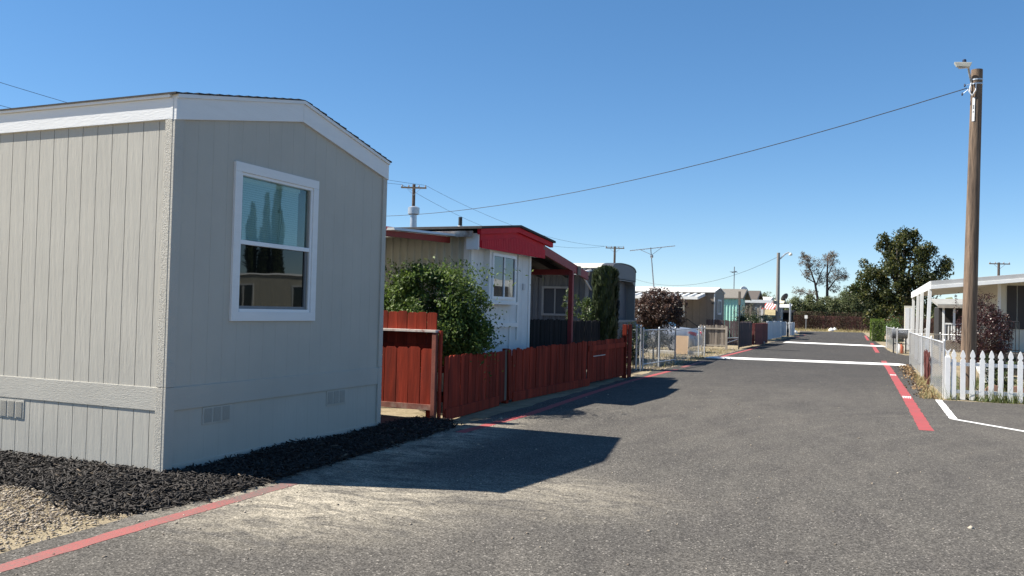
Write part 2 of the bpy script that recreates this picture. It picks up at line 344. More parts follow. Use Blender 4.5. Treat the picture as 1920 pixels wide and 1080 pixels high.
# long side: boards between grooves, measured from the photograph
xs = [XW-.10]+[-6.056-.1955*i for i in range(67)]
cache = {}
def boxmesh(sx, sy, sz, m, bev=.0025):
    k = (round(sx, 4), round(sy, 4), round(sz, 4), m.name, bev)
    if k not in cache: cache[k] = Bx(-sx/2, sx/2, -sy/2, sy/2, 0, sz).mesh('board', m, bevel=bev)
    return cache[k]
for a, b in zip(xs[:-1], xs[1:]):
    w = a-b-g
    inst('siding_board', boxmesh(w, .028, ZE-ZB1+.02, GREIGE), ((a+b)/2, Y0+.014, ZB1-.01), h1)
    inst('skirting_board', boxmesh(w, .028, ZB0-.04, GREIGE), ((a+b)/2, Y0+.016, .05), h1)
# end wall: boards cut round the window
ys = [Y0+.09]
while ys[-1] < Y1-.12: ys.append(min(ys[-1]+.2035, Y1-.09))
for a, b in zip(ys[:-1], ys[1:]):
    p, q = a+.0009, b-.0009; top = max(roofz(a), roofz(b))+.02; mb = MB(); X0 = XW-.03; Xf = XW-.004
    if q <= oy0 or p >= oy1: mb.box(X0, Xf, p, q, ZB1-.01, top)
    else:
        if p < oy0 or q > oy1:
            u, v = (p, oy0) if p < oy0 else (oy1, q); r_, l_ = (q, p) if p < oy0 else (p, q)
            mb.prism([(X0, l_, ZB1-.01), (X0, r_, ZB1-.01), (X0, r_, oz0), (X0, (oy0 if p < oy0 else oy1), oz0), (X0, (oy0 if p < oy0 else oy1), oz1), (X0, r_, oz1), (X0, r_, top), (X0, l_, top)], (Xf-X0, 0, 0))
        else:
            mb.box(X0, Xf, p, q, ZB1-.01, oz0); Bx(X0, Xf, p, q, oz1, top).build('siding_board', GREIGE, h1)
    mb.build('siding_board', GREIGE, h1)
    Bx(X0, Xf-.002, p, q, .10, ZB0+.01).build('skirting_board', GREIGE, h1)
# trim
Bx(XW-.03, XW+.012, Y0+.085, Y1-.085, ZB0, ZB1).build('belly_band', GTRIM, h1, bevel=.003)
Bx(XL, XW-.098, Y0-.007, Y0+.03, ZB0, ZB1).build('belly_band', GTRIM, h1, bevel=.003)
Bx(XW-.03, XW+.003, Y0+.085, Y1-.085, .02, .10).build('ground_board', GTRIM, h1, bevel=.003)
for z0, z1, o_ in ((.0, ZB1+.002, .001), (ZB1+.006, ZE+.02, 0)):
    Bx(XW-.098-o_, XW-.014, Y0-.026-o_, Y0+.02, z0, z1).build('corner_board', RTRIM, h1, bevel=.003)
    Bx(XW-.014, XW+.016+o_, Y0-.023-o_, Y0+.085, z0, z1).build('corner_board', GTRIM, h1, bevel=.003)
    Bx(XW-.05, XW+.016+o_, Y1-.105, Y1-.012, z0, z1).build('corner_board', GTRIM, h1, bevel=.003)
# gable fascia, rake trim, eave fascia
def rake(mb, y0, y1, d0, d1, x0, x1):
    za = lambda y: 3.50+.375*(1-abs(y-YM)/(YM-Y0))
    return mb.prism([(x0, y0, za(y0)-d1), (x0, y1, za(y1)-d1), (x0, y1, za(y1)-d0), (x0, y0, za(y0)-d0)], (x1-x0, 0, 0))
for a, b in ((Y0-.024, YM-.0015), (YM+.0015, Y1-.004)):
    rake(MB(), a, b, .035, .235, XW-.03, XW+.03).build('gable_fascia', WTRIM, h1, bevel=.003)
    rake(MB(), a, b, 0.0, .036, XW-.03, XW+.048).build('rake_trim', WTRIM, h1, bevel=.002)
Bx(XL, XW-.03, Y0-.027, Y0+.01, ZE, 3.465).build('eave_fascia', WTRIM, h1, bevel=.003)
Bx(XW-.03, XW-.012, Y0-.029, Y0-.0245, ZE-.002, 3.462).build('fascia_end_cap', WTRIM, h1)
Bx(XL, XW-.03, Y0-.052, Y0+.01, 3.466, 3.5).build('drip_edge', WTRIM, h1, bevel=.002)
Bx(XL, XW-.03, Y1-.01, Y1+.027, ZE, 3.465).build('eave_fascia', WTRIM, h1)
# shingle roof, course by course
for sgn in (-1, 1):
    ye = Y0-.06 if sgn < 0 else Y1+.022; n_ = 14; ym_ = YM
    for i in range(n_):
        a = ye+(ym_-ye)*i/n_; b = ye+(ym_-ye)*(i+1.15)/n_ if i < n_-1 else ym_
        zz = lambda y: 3.502+.375*(1-abs(y-YM)/(YM-Y0))
        xo = XW+.052+random.uniform(-.006, .006)
        pl = [(a, zz(a)), (b, zz(b)), (b, zz(b)+.004), (a, zz(a)+.017)]
        MB().prism([(XL-.05, y, z) for y, z in pl], (xo-XL+.05, 0, 0)).build('shingle_course', SHING, h1)
# window
win = MB()
Xt = XW-.004
for (a, b, c_, d) in ((WY0, WY1, WZ1-.095, WZ1), (WY0, WY1, WZ0, WZ0+.095)): win.box(Xt-.02, Xt+.028, a, b, c_, d)
for (a, b) in ((WY0, WY0+.092), (WY1-.092, WY1)): win.box(Xt-.02, Xt+.0265, a, b, WZ0+.095, WZ1-.095)
w1 = win.build('window', WTRIM, h1, bevel=.003)
iy0, iy1, iz0, iz1 = WY0+.092, WY1-.092, WZ0+.095, WZ1-.095; zm = 2.222
fr = MB(); t = .03
fr.box(Xt-.06, Xt+.012, iy0, iy0+t, iz0, iz1).box(Xt-.06, Xt+.012, iy1-t, iy1, iz0, iz1).box(Xt-.06, Xt+.012, iy0+t, iy1-t, iz1-t, iz1).box(Xt-.06, Xt+.018, iy0+t, iy1-t, iz0, iz0+t)
fr.build('frame', VINYL, w1, bevel=.003)
Bx(Xt-.05, Xt+.008, iy0+t, iy1-t, zm-.022, zm+.022).build('meeting_rail', VINYL, w1, bevel=.003)
fs = MB(); fs.box(Xt-.04, Xt-.012, iy1-t-.045, iy1-t, iz0+t, zm-.022).box(Xt-.04, Xt-.012, iy0+t, iy1-t-.045, iz0+t, iz0+t+.03)
fs.build('screen_frame', M('screen_grey', (.16, .17, .18), .5), w1)
Bx(Xt-.030, Xt-.026, iy0+t, iy1-t, zm+.022, iz1-t).build('pane', GLASS, w1)
Bx(Xt-.034, Xt-.030, iy0+t, iy1-t-.045, iz0+t+.03, zm-.022).build('pane', GLASSD, w1)['label'] = 'dark lower pane behind an insect screen'
bl = MB(); z = iz1-t-.05
while z > zm-.1:
    bl.add([(Xt-.080, iy0+.02, z-.011), (Xt-.080, iy1-.14, z-.011), (Xt-.090, iy1-.14, z+.0125), (Xt-.090, iy0+.02, z+.0125)], [(0, 1, 2, 3)]); z -= .024
bl.build('blind_slats', M('blind_white', (.76, .79, .78), .6, var=.02), w1, fix=False)
Bx(Xt-.11, Xt-.075, iy0+.02, iy1-.12, iz1-t-.04, iz1-t).build('blind_headrail', VINYL, w1)
cd = MB(); yc = iy0+.72
cd.tube([(Xt-.07, yc, iz1-t-.03), (Xt-.07, yc+.01, 2.62), (Xt-.07, yc-.02, 2.3)], .003, 4).tube([(Xt-.07, yc+.03, iz1-t-.03), (Xt-.07, yc+.015, 2.62), (Xt-.07, yc+.05, 2.55), (Xt-.07, yc-.01, 2.25)], .003, 4).lathe((Xt-.07, yc+.012, 2.59), [(.004, 0), (.018, .012), (.018, .035), (.004, .05)], 8)
cd.build('blind_cord', M('cord', (.5, .52, .5)), w1)
Bx(Xt-.16, Xt-.15, iy0-.0, iy1, iz0, iz1).build('reveal_back', M('reveal', (.32, .34, .34)), w1)
# vents
def vent(face, a0, a1, z0, z1, surf):
    pl = MB(); f = lambda p, q, u0, u1, v0, v1: ((surf-.004 if face == 'x' else 0), )
    def bx(mb, d0, d1, u0, u1, v0, v1):
        if face == 'x': mb.box(surf+d0, surf+d1, u0, u1, v0, v1)
        else: mb.box(u0, u1, surf-d1, surf-d0, v0, v1)
    bx(pl, -.003, .004, a0, a1, z0, z1); o = pl.build('vent', GTRIM, h1, bevel=.002)
    w = (a1-a0)
    for k in range(3):
        u0 = a0+w*(.06+.31*k); u1 = u0+w*.25; mb = MB(); bx(mb, .0042, .005, u0, u1, z0+.015, z1-.015); mb.build('vent_slot', M('slot_shade', (.27, .26, .235)), o)
        mb = MB(); zz = z0+.016
        while zz < z1-.02: bx(mb, .005, .0095, u0, u1, zz, zz+.0045); zz += .0105
        mb.build('louvre', GREIGE, o)
vent('x', 6.335, 6.735, .425, .592, XW-.002); vent('x', 8.345, 8.745, .415, .592, XW-.002); vent('y', -8.06, -7.70, .40, .585, Y0)

# ------------------------------------------------------------------ mulch and gravel
def chips(name, P, size, m, flat=.35, parent=None):
    k = len(P); L_ = rng.uniform(.35, 1.7, k)*size; Wd = size*rng.uniform(.10, .26, k); T = Wd*rng.uniform(.3, .7, k)
    th = rng.uniform(0, 2*np.pi, k); ph = rng.normal(0, flat, k); ps = rng.normal(0, flat*1.4, k)
    d = np.stack([np.cos(th)*np.cos(ph), np.sin(th)*np.cos(ph), np.sin(ph)], 1); s_ = np.stack([-np.sin(th), np.cos(th), 0*th], 1); u_ = np.cross(d, s_)
    s2 = s_*np.cos(ps)[:, None]+u_*np.sin(ps)[:, None]; u2 = np.cross(d, s2)
    V = []
    for a, b, c_ in ((-1,-1,-1),(1,-1,-1),(1,1,-1),(-1,1,-1),(-1,-1,1),(1,-1,1),(1,1,1),(-1,1,1)):
        V.append(P+d*(a*L_/2)[:, None]+s2*(b*Wd/2)[:, None]*(.4 if a < 0 else 1)+u2*(c_*T/2)[:, None])
    V = np.stack(V, 1); q = np.array([(0,3,2,1),(4,5,6,7),(0,1,5,4),(1,2,6,5),(2,3,7,6),(3,0,4,7)])
    Q = (np.arange(k)[:, None, None]*8+q[None]); return fastmesh(name, V, Q, m, parent)
def inpoly(x, y, poly):
    c = np.zeros(len(x), bool); n_ = len(poly)
    for i in range(n_):
        (xa, ya), (xb, yb) = poly[i], poly[i-1]
        m = ((ya > y) != (yb > y)) & (x < (xb-xa)*(y-ya)/(yb-ya+1e-9)+xa); c ^= m
    return c
MUL = [(-5.80, 10.5), (-5.35, 10.55), (-5.14, 10.3), (-5.03, 9), (-4.98, 7.5), (-4.92, 6.2), (-4.9, 5.4), (-5.02, 4.85), (-5.3, 4.62), (-5.75, 4.72), (-6.1, 4.93), (-6.5, 5.05), (-6.9, 5.0), (-7.5, 4.85), (-8.4, 4.8), (-9.5, 4.7), (-13, 4.8), (-13, 5.85), (-5.84, 5.85)]
def mound(x, y):
    # distance to the house corner walls, raised close to the wall
    dx = np.maximum(x-(XW), 0); dy = np.maximum(Y0-y, 0); d = np.hypot(dx, dy)
    return .045*np.clip(1-d/1.15, 0, 1)**.8+.018*np.sin(x*3.1+1)*np.sin(y*2.7)*np.clip(1-d, 0, 1)
k = 60000; x = rng.uniform(-10.5, -4.85, k); y = rng.uniform(4.5, 10.6, k); jx = rng.normal(0, .05, k); jy = rng.normal(0, .05, k)
keep = inpoly(x+jx, y+jy, MUL) & ~((x < XW-.0) & (y > Y0-.0)); x, y = x[keep], y[keep]
P = np.stack([x, y, mound(x, y)+rng.uniform(.0, .035, len(x))], 1)
MULM = M('mulch_chips', (.018, .0155, .0145), .75, var=.35, vs=25)
chipm, n, b, _ = newmat('mulch_chip'); g_ = N(n, 'ShaderNodeNewGeometry'); cr = N(n, 'ShaderNodeValToRGB'); cr.color_ramp.elements[0].color = (.009, .008, .0075, 1); cr.color_ramp.elements[1].color = (.036, .031, .028, 1)
e_ = cr.color_ramp.elements.new(.97); e_.color = (.045, .038, .034, 1); cr.color_ramp.elements[-1].color = (.16, .12, .08, 1)
n.links.new(g_.outputs['Random Per Island'], cr.inputs[0]); n.links.new(cr.outputs[0], b.inputs['Base Color']); b.inputs['Roughness'].default_value = .7; b.inputs['Specular IOR Level'].default_value = .25
tag(chips('bark_mulch', P, .068, chipm), 'bed of black shredded bark mulch round the grey home', 'mulch', kind='stuff')
# bed below the chips
mb = MB(); nx, ny = 70, 60; Pg = []
for j in range(ny):
    for i in range(nx):
        xx = -10.5+5.65*i/(nx-1); yy = 4.5+6.1*j/(ny-1); Pg.append((xx, yy, 0))
Pa = np.array(Pg); ins = inpoly(Pa[:, 0], Pa[:, 1], MUL) | ((Pa[:, 0] < XW) & (Pa[:, 1] > Y0)); Pa[:, 2] = np.where(ins, mound(Pa[:, 0], Pa[:, 1])-.006, -.03)
mb.grid([tuple(p) for p in Pa], ny, nx); tag(mb.build('mulch_bed', MULM), 'dark soil bed below the bark mulch', 'mulch', kind='structure')
# verge gravel and loose stones in front
k = 26000; x = rng.uniform(-9, -4.9, k); y = rng.uniform(3.2, 5.2, k); keep = ~inpoly(x, y, MUL) & (x < -4.98) & (rng.uniform(0, 1, k) < np.clip((-4.9-x)*1.6, .06, 1)); x, y = x[keep], y[keep]
def stones(name, P, size, m):
    k = len(P); V = []; sc = size*rng.lognormal(0, .45, k)
    base = np.array([(1,0,0),(-1,0,0),(0,1,0),(0,-1,0),(0,0,.6),(0,0,-.6)], float)
    th = rng.uniform(0, 6.28, k); c_, s_ = np.cos(th), np.sin(th)
    el = rng.uniform(.6, 1.5, k)
    V = np.stack([np.stack([(bv[0]*c_*el-bv[1]*s_)*sc, (bv[0]*s_*el+bv[1]*c_)*sc, bv[2]*sc], 1)+P for bv in base], 1)+rng.normal(0, .25*size, (k, 6, 3))
    q = np.array([(0,2,4),(2,1,4),(1,3,4),(3,0,4),(2,0,5),(1,2,5),(3,1,5),(0,3,5)]); return fastmesh(name, V, np.arange(k)[:, None, None]*6+q[None], m, tri=True)
grm, n, b, _ = newmat('gravel_stone'); g_ = N(n, 'ShaderNodeNewGeometry'); cr = N(n, 'ShaderNodeValToRGB'); cr.color_ramp.elements[0].color = (.13, .10, .075, 1); cr.color_ramp.elements[1].color = (.42, .36, .28, 1); n.links.new(g_.outputs['Random Per Island'], cr.inputs[0]); n.links.new(cr.outputs[0], b.inputs['Base Color']); b.inputs['Roughness'].default_value = .9
tag(stones('verge_gravel', np.stack([x, y, rng.uniform(-.008, .008, len(x))], 1), .0075, grm), 'tan gravel and grit between the mulch and the red line', 'gravel', kind='stuff')
k = 1500; x = rng.uniform(-5.1, 1.2, k); y = 3+rng.exponential(7, k); keep = rng.uniform(0, 1, k) < np.where(x < -4.3, 1, .22); x, y = x[keep], y[keep]
tag(stones('road_grit', np.stack([x, y, 0*x+.003], 1), .007, grm), 'scattered loose grit lying on the asphalt', 'gravel', kind='stuff')
# ------------------------------------------------------------------ plants
def leaves(P, size, up=.4, elong=.45, out=None):
    k = len(P); d = rng.normal(0, 1, (k, 3)); d /= np.linalg.norm(d, axis=1)[:, None]
    nrm = rng.normal(0, 1, (k, 3)); nrm[:, 2] += up*2
    if out is not None: nrm += out*1.2
    nrm -= d*(nrm*d).sum(1)[:, None]; nrm /= np.linalg.norm(nrm, axis=1)[:, None]+1e-9; s_ = np.cross(d, nrm)
    L_ = (size*rng.uniform(.6, 1.35, k))[:, None]; w = L_*elong
    V = np.stack([P-d*L_*.5, P+s_*w*.5+nrm*w*.18, P+d*L_*.5-nrm*L_*.12, P-s_*w*.5+nrm*w*.18], 1)
    return V, np.arange(k*4).reshape(k, 4)
def crown_pts(c, r, clumps, per, cr, inner=.35, seed=None, noise_=.25, lower=1.0):
    c = np.array(c, float); r = np.array(r, float); out = []; cen = []
    for _ in range(clumps):
        v = rng.normal(0, 1, 3); v /= np.linalg.norm(v)
        if v[2] < 0: v[2] *= lower
        p = c+v*r*(rng.uniform(inner, 1)**.6)*(1+rng.normal(0, noise_)*.5); cen.append(p)
        q = rng.normal(0, 1, (per, 3)); q *= (rng.uniform(0, 1, per)**.4/np.linalg.norm(q, axis=1))[:, None]
        out.append(p+q*np.array(cr)*rng.uniform(.6, 1.35))
    return np.concatenate(out), cen
def limbs(mb, base, cen, r0_, k=9, fork=.35, n_=6):
    base = Vector(base); cs = [Vector(c) for c in cen]; random.shuffle(cs)
    for c in cs[:k]:
        m = base.lerp(c, fork)+Vector((random.uniform(-.1, .1), random.uniform(-.1, .1), .15*(c-base).length)); mb.tube([base, m, m.lerp(c, .55)+Vector((random.uniform(-.1, .1),)*3), c], [r0_, r0_*.65, r0_*.4, r0_*.12], n_)
BARK = M('bark', (.12, .095, .075), .9, var=.35, vs=9, stretch=(1, 1, .3), bmp=.8, bs=25, bd=.02)
def plant(name, label, cat, base, c, r, clumps, per, cr, size, lm, trunk=.05, up=.4, elong=.45, k=9, inner=.35, group=None, trunk_top=None, extra=None, lower=1., fork=.35):
    t = thing(name, label, cat, base, group)
    P, cen = crown_pts(c, r, clumps, per, cr, inner, lower=lower)
    if extra is not None: P = np.concatenate([P, extra])
    kk = (np.linalg.norm((P-np.array(c))/np.array(r), axis=1) < 1.1)
    if extra is not None: kk |= (np.arange(len(P)) >= len(P)-len(extra))
    P = P[kk]
    if P[:, 2].min() < .02: P[:, 2] = np.maximum(P[:, 2], .02)
    o_ = (P-np.array(c))/np.array(r)
    V, Q = leaves(P, size, up, elong, o_); fastmesh('crown', V, Q, lm, t)
    mb = MB(); tt = Vector(trunk_top) if trunk_top is not None else Vector((base[0]*.6+c[0]*.4, base[1]*.6+c[1]*.4, max(base[2]+.2, c[2]-r[2]*.75)))
    b_ = Vector(base); mb.tube([b_, b_.lerp(tt, .5)+Vector((trunk*.4, -trunk*.3, 0)), tt], [trunk*1.25, trunk, trunk*.85], 8); limbs(mb, tt, cen, trunk*.6, k, fork)
    mb.build('trunk', BARK, t, smooth=True, fix=False); return t
LCIT = leafmat('citrus_leaf', (.04, .075, .012), (.11, .17, .028), (.18, .24, .055), .62, .35)
# lush bush behind the red fence
ex = np.concatenate([rng.normal((-6.35, 11.9, 2.16), (.5, .4, .10), (1300, 3)), rng.normal((-5.85, 12.2, 1.15), (.18, .26, .24), (2200, 3)), rng.normal((-5.58, 12.1, 1.05), (.07, .18, .06), (260, 3))])
ex = ex[np.abs(rng.normal(0, 1, len(ex))) < 1.9]
plant('citrus_bush', 'dense glossy green bush spilling over the red fence', 'bush', (-6.45, 12.05, 0), (-6.55, 12.0, 1.42), (1.0, 1.0, .82), 190, 190, (.22, .22, .2), .058, LCIT, .06, .5, .5, 14, .4, extra=ex)
# ------------------------------------------------------------------ red board fence along the lane
def dogear(w, h, t, m, ear=.03):
    k = ('dog', w, h, t, m.name)
    if k not in cache: cache[k] = MB().prism([(-w/2, -t/2, 0), (w/2, -t/2, 0), (w/2, -t/2, h-ear), (w/2-ear, -t/2, h), (-w/2+ear, -t/2, h), (-w/2, -t/2, h-ear)], (0, t, 0)).mesh('board', m, bevel=.002)
    return cache[k]
def board_fence(root, p, q, h0, h1_, w=.14, m=REDB, z0=.05, gap=.004, lean=.012, side=1, skip=()):
    p = Vector((*p, 0)); q = Vector((*q, 0)); L_ = (q-p).length; d = (q-p)/L_; a = math.atan2(d.y, d.x); n_ = max(1, int(L_/(w+gap)))
    for i in range(n_):
        if i in skip: continue
        s_ = (i+.5)*L_/n_; f = s_/L_; c = p+d*s_; h = h0*(1-f)+h1_*f
        o = inst('board', dogear(w, 1., .019, m), (c.x+random.uniform(-.004, .004), c.y, z0+random.uniform(-.012, .012)), root, (random.uniform(-lean, lean)*.5, random.uniform(-lean, lean), a+random.uniform(-.01, .01)), (random.uniform(.93, 1.0), 1, h-z0+random.uniform(-.012, .012)))
    return n_
rf = thing('board_fence', 'low dark red board fence running along the left edge of the lane', 'fence', (-5.55, 15.5, 0))
board_fence(rf, (-5.55, 10.72), (-5.72, 13.3), .92, .905, .145)
board_fence(rf, (-5.72, 13.62), (-5.63, 17.55), .915, .965, .145)
inst('board', dogear(.13, 1., .019, OLDW), (-5.73, 13.36, .05), rf, (0, .0, math.radians(92)), (1, 1, .87))['label'] = 'bare grey replacement board in the red fence'
inst('board', dogear(.145, 1., .019, REDB), (-5.70, 13.52, .05), rf, (0, -.09, math.radians(90)), (1, 1, .87))['label'] = 'leaning red board'
for a, b, z in (((-5.60, 10.75), (-5.77, 13.4), .3), ((-5.60, 10.75), (-5.77, 13.4), .72), ((-5.77, 13.5), (-5.68, 17.5), .3), ((-5.77, 13.5), (-5.68, 17.5), .75)):
    MB().bar((*a, z), (*b, z), .04, .085).build('rail', REDB, rf)
for a, b in (((-5.525, 10.75), (-5.69, 13.0)), ((-5.695, 13.62), (-5.6, 17.7))):
    MB().bar((*a, .085), (*b, .075), .025, .16).build('kick_board', REDB, rf, bevel=.003)
for y in (10.75, 13.45, 17.6): Bx(-5.72-.1, -5.72, y-.045, y+.045, -.02, .93).build('post', REDB, rf)
board_fence(rf, (-5.62, 17.6), (-5.55, 20.3), .955, .985, .29, gap=.002, lean=.003)
for z, hh in ((.80, .12), (.97, .0)):
    if hh: MB().bar((-5.595, 17.62, z), (-5.525, 20.32, z+.02), .02, hh).build('rail', REDB, rf, bevel=.003)
Bx(-5.60, -5.50, 20.33, 20.42, -.02, 1.31).build('post', REDB, rf, bevel=.004); Bx(-5.50, -5.478, 20.45, 20.78, -.02, 1.31).build('post', REDB, rf, bevel=.004); Bx(-5.56, -5.52, 20.80, 20.85, 0, 1.3).build('post', OLDW, rf)
Bx(-5.583, -5.574, 17.9, 18.9, .615, .632).build('scuff_strip', M('chalk_white', (.55, .5, .46), .8), rf)
# gate panel facing the camera
gp = thing('fence_gate', 'taller red wooden gate panel with a white-topped rail beside the grey home', 'gate', (-6.1, 10.6, 0))
for i, xx in enumerate((-5.72, -5.88, -6.04, -6.2, -6.36, -6.52, -6.68, -6.84, -7.0)):
    inst('board', dogear(.152, 1., .02, REDB), (xx, 10.64, .95), gp, (0, random.uniform(-.006, .006), 0), (1, 1, .595+random.uniform(-.012, .012)))
    w_ = .185
for i in range(7):
    inst('board', dogear(.19, 1., .022, REDB), (-5.76-.198*i, 10.60, .16), gp, (0, random.uniform(-.014, .014), 0), (1, 1, .87+random.uniform(-.015, .015)))
Bx(-7.1, -5.60, 10.53, 10.66, 1.255, 1.29).build('top_rail', M('peeling_white_paint', (.52, .46, .42), .8, var=.2, vs=9, dirt=(.25, .08, .06), dscale=6, dlo=.5, dhi=.62), gp, bevel=.003)
Bx(-7.1, -5.64, 10.575, 10.588, .155, .235).build('bottom_rail', M('faded_red_rail', (.22, .085, .06), .85, var=.3, vs=8, dirt=(.33, .26, .2), dscale=5), gp, bevel=.003)
Bx(-7.1, -5.62, 10.615, 10.655, 1.0, 1.09).build('mid_rail', REDB, gp)
Bx(-5.66, -5.595, 10.54, 10.61, -.02, 1.255).build('post', M('brown_red_post', (.20, .06, .04), .8, var=.25, vs=8, bmp=.4), gp, bevel=.004)
Bx(-5.585, -5.55, 10.60, 10.66, -.02, 1.28).build('post', REDB, gp, bevel=.004)

# ------------------------------------------------------------------ house helpers
def corrugated(p, q, z0, z1, pitch, depth, m, parent, name='wall', flat=.5, top=None):
    p = Vector((*p, 0)); q = Vector((*q, 0)); L_ = (q-p).length; d = (q-p)/L_; nn = Vector((d.y, -d.x, 0)); k = int(L_/pitch); vs = []
    for i in range(k):
        for f, o_ in ((0, 0), (flat, 0), (flat+.12, depth), (.88, depth)):
            s_ = min((i+f)*L_/k, L_); c = p+d*s_+nn*o_; zt = top(c) if top else z1
            vs += [(c.x, c.y, z0), (c.x, c.y, zt)]
    c = p+d*L_; zt = top(c) if top else z1; vs += [(c.x, c.y, z0), (c.x, c.y, zt)]
    mb = MB(); mb.add(vs, [(2*i, 2*i+2, 2*i+3, 2*i+1) for i in range(len(vs)//2-1)]); return mb.build(name, m, parent, fix=False)
def window(parent, face, s0, s1, z0, z1, at, fm=VINYL, slide=True, t=.05, proud=.03, glass=GLASSF, depth=.03):
    def bx(mb, u0, u1, v0, v1, d0, d1):
        if face == '+x': mb.box(at+d0, at+d1, u0, u1, v0, v1)
        else: mb.box(u0, u1, at-d1, at-d0, v0, v1)
        return mb
    f = MB(); bx(f, s0, s1, z1-t, z1, -.01, proud); bx(f, s0, s1, z0, z0+t, -.01, proud); bx(f, s0, s0+t, z0+t, z1-t, -.01, proud); bx(f, s1-t, s1, z0+t, z1-t, -.01, proud)
    w = f.build('window', fm, parent)
    m_ = MB()
    if slide: bx(m_, (s0+s1)/2-.02, (s0+s1)/2+.02, z0+t, z1-t, .0, proud*.8)
    else: bx(m_, s0+t, s1-t, (z0+z1)/2-.02, (z0+z1)/2+.02, .0, proud*.8)
    m_.build('mullion', fm, w)
    halves = (((s0+t, (s0+s1)/2-.02, z0+t, z1-t), ((s0+s1)/2+.02, s1-t, z0+t, z1-t)) if slide else ((s0+t, s1-t, z0+t, (z0+z1)/2-.02), (s0+t, s1-t, (z0+z1)/2+.02, z1-t)))
    for a in halves: bx(MB(), *a, -.004, .006).build('pane', glass, w)
    return w
def gable(parent, x0, x1, y0, y1, ze, zr, ov, m, th=.08, name='roof', fascia=None, side_ov=.15):
    ym = (y0+y1)/2; dz = (zr-ze)/(ym-y0)*side_ov
    prof = [(y0-side_ov, ze-dz), (ym, zr), (y1+side_ov, ze-dz), (y1+side_ov, ze-dz+th), (ym, zr+th), (y0-side_ov, ze-dz+th)]
    r_ = MB().prism([(x0, y, z) for y, z in prof], (x1+ov-x0, 0, 0)).build(name, m, parent)
    if fascia:
        f = [(y, z-.006 if i < 3 else z-.012) for i, (y, z) in enumerate([(y0-side_ov, ze-dz-.07), (ym, zr-.07), (y1+side_ov, ze-dz-.07), (y1+side_ov, ze-dz+th), (ym, zr+th), (y0-side_ov, ze-dz+th)])]
        MB().prism([(x1+ov, y, z) for y, z in f], (.03, 0, 0)).build('fascia', fascia, parent)
    return r_
# ------------------------------------------------------------------ white home with the red gable
WSID = M('white_board_siding', (.66, .67, .66), .6, var=.04, vs=5, dirt=(.5, .5, .48), dlo=.6, dhi=.9)
CORR = M('cream_corrugated_siding', (.48, .47, .40), .5, var=.06, dirt=(.36, .34, .28), dlo=.55, dhi=.9)
X2, A0, A1 = -6.62, 13.72, 16.62
h2 = thing('mobile_home', 'white mobile home with a red gable behind the red fence', 'mobile home', (-12, 15.2, 0))
Bx(-18, X2-.03, A0+.03, A1-.03, .1, 2.98).build('wall_core', M('core2', (.35, .35, .34)), h2)
yy = A0
while yy < A1-.05:                                   # end wall boards
    y2 = min(yy+.31, A1); Bx(X2-.03, X2, yy+.0025, y2-.0025, .08, 2.95).build('siding_board', WSID, h2, bevel=.002); yy = y2
corrugated((-18, A0+.0), (X2-.06, A0+.0), .08, 2.9, .155, .03, CORR, h2)
for y in (A0-.012, A1-.085): Bx(X2-.02, X2+.018, y, y+.1, .08, 2.75).build('corner_board', WHITE, h2)
Bx(X2-.13, X2-.02, A0-.034, A0-.003, .08, 2.9).build('corner_board', WHITE, h2)
Bx(X2-.01, X2+.05, A0+.3, A1-.7, 1.255, 1.345).build('ledge', WHITE, h2, bevel=.004)
Bx(X2-.01, X2+.03, A1-.72, A1-.64, 1.0, 2.72).build('batten', WHITE, h2); Bx(X2-.01, X2+.03, A1-1.1, A1-1.04, .1, 1.25).build('batten', WHITE, h2)
# projecting window box
Bx(X2-.01, X2+.12, 14.28, 15.60, 1.70, 2.72).build('window_box', WHITE, h2, bevel=.004)
window(h2, '+x', 14.38, 15.50, 1.80, 2.66, X2+.12, VINYL, True, .05, .03, glassmat('curtained_glass', None, .03, (.05, .055, .065)))
Bx(X2+.1, X2+.17, 14.25, 15.62, 1.70, 1.755).build('window_sill', WHITE, h2, bevel=.004)
Bx(X2, X2+.03, 16.2, 16.3, 2.02, 2.15).build('meter_box', M('pale_grey_box', (.5, .5, .5), .5), h2)
# red gable skirt: ribbed panel hanging below the rake
XG = -6.38
def gz(y): return 3.22-(.19*(15.25-y)/1.7 if y < 15.25 else .155*(y-15.25)/2.1)
k = 40
for i in range(k):
    a = 13.62+3.2*i/k; b = 13.62+3.2*(i+1)/k; yc = (a+b)/2
    MB().prism([(XG, a+.004, 2.69+.02*(yc-13.6)/3), (XG, b-.004, 2.69+.02*(yc-13.6)/3), (XG, b-.004, gz(b)-.21), (XG, a+.004, gz(a)-.21)], (.02, 0, 0)).build('gable_slat', REDT, h2)
MB().prism([(XG-.02, 13.6, 2.70), (XG-.02, 16.84, 2.72), (XG-.02, 16.84, gz(16.84)-.05), (XG-.02, 15.25, gz(15.25)-.05), (XG-.02, 13.6, gz(13.6)-.05)], (.022, 0, 0)).build('gable_backing', REDT, h2)
MB().prism([(XG-.22, 13.6, 2.715), (XG-.02, 13.6, 2.715), (XG-.02, 16.84, 2.735), (XG-.22, 16.84, 2.735)], (0, 0, .03)).build('gable_soffit', WHITE, h2)
Bx(XG-.26, XG-.02, 13.55, 13.60, 2.66, 2.95).build('gable_return', WHITE, h2)
for a, b in ((13.5, 15.248), (15.252, 17.2)):
    MB().prism([(XG-.02, a, gz(a)-.10), (XG-.02, b, gz(b)-.10), (XG-.02, b, gz(b)), (XG-.02, a, gz(a))], (.075, 0, 0)).build('rake_board', REDT, h2, bevel=.003)
for a, b in ((13.42, 15.25), (15.25, 17.24)):
    MB().prism([(-18, a, gz(a)+.003), (-18, b, gz(b)+.003), (-18, b, gz(b)+.045), (-18, a, gz(a)+.045)], (18+XG+.1, 0, 0)).build('roof', SHING, h2)
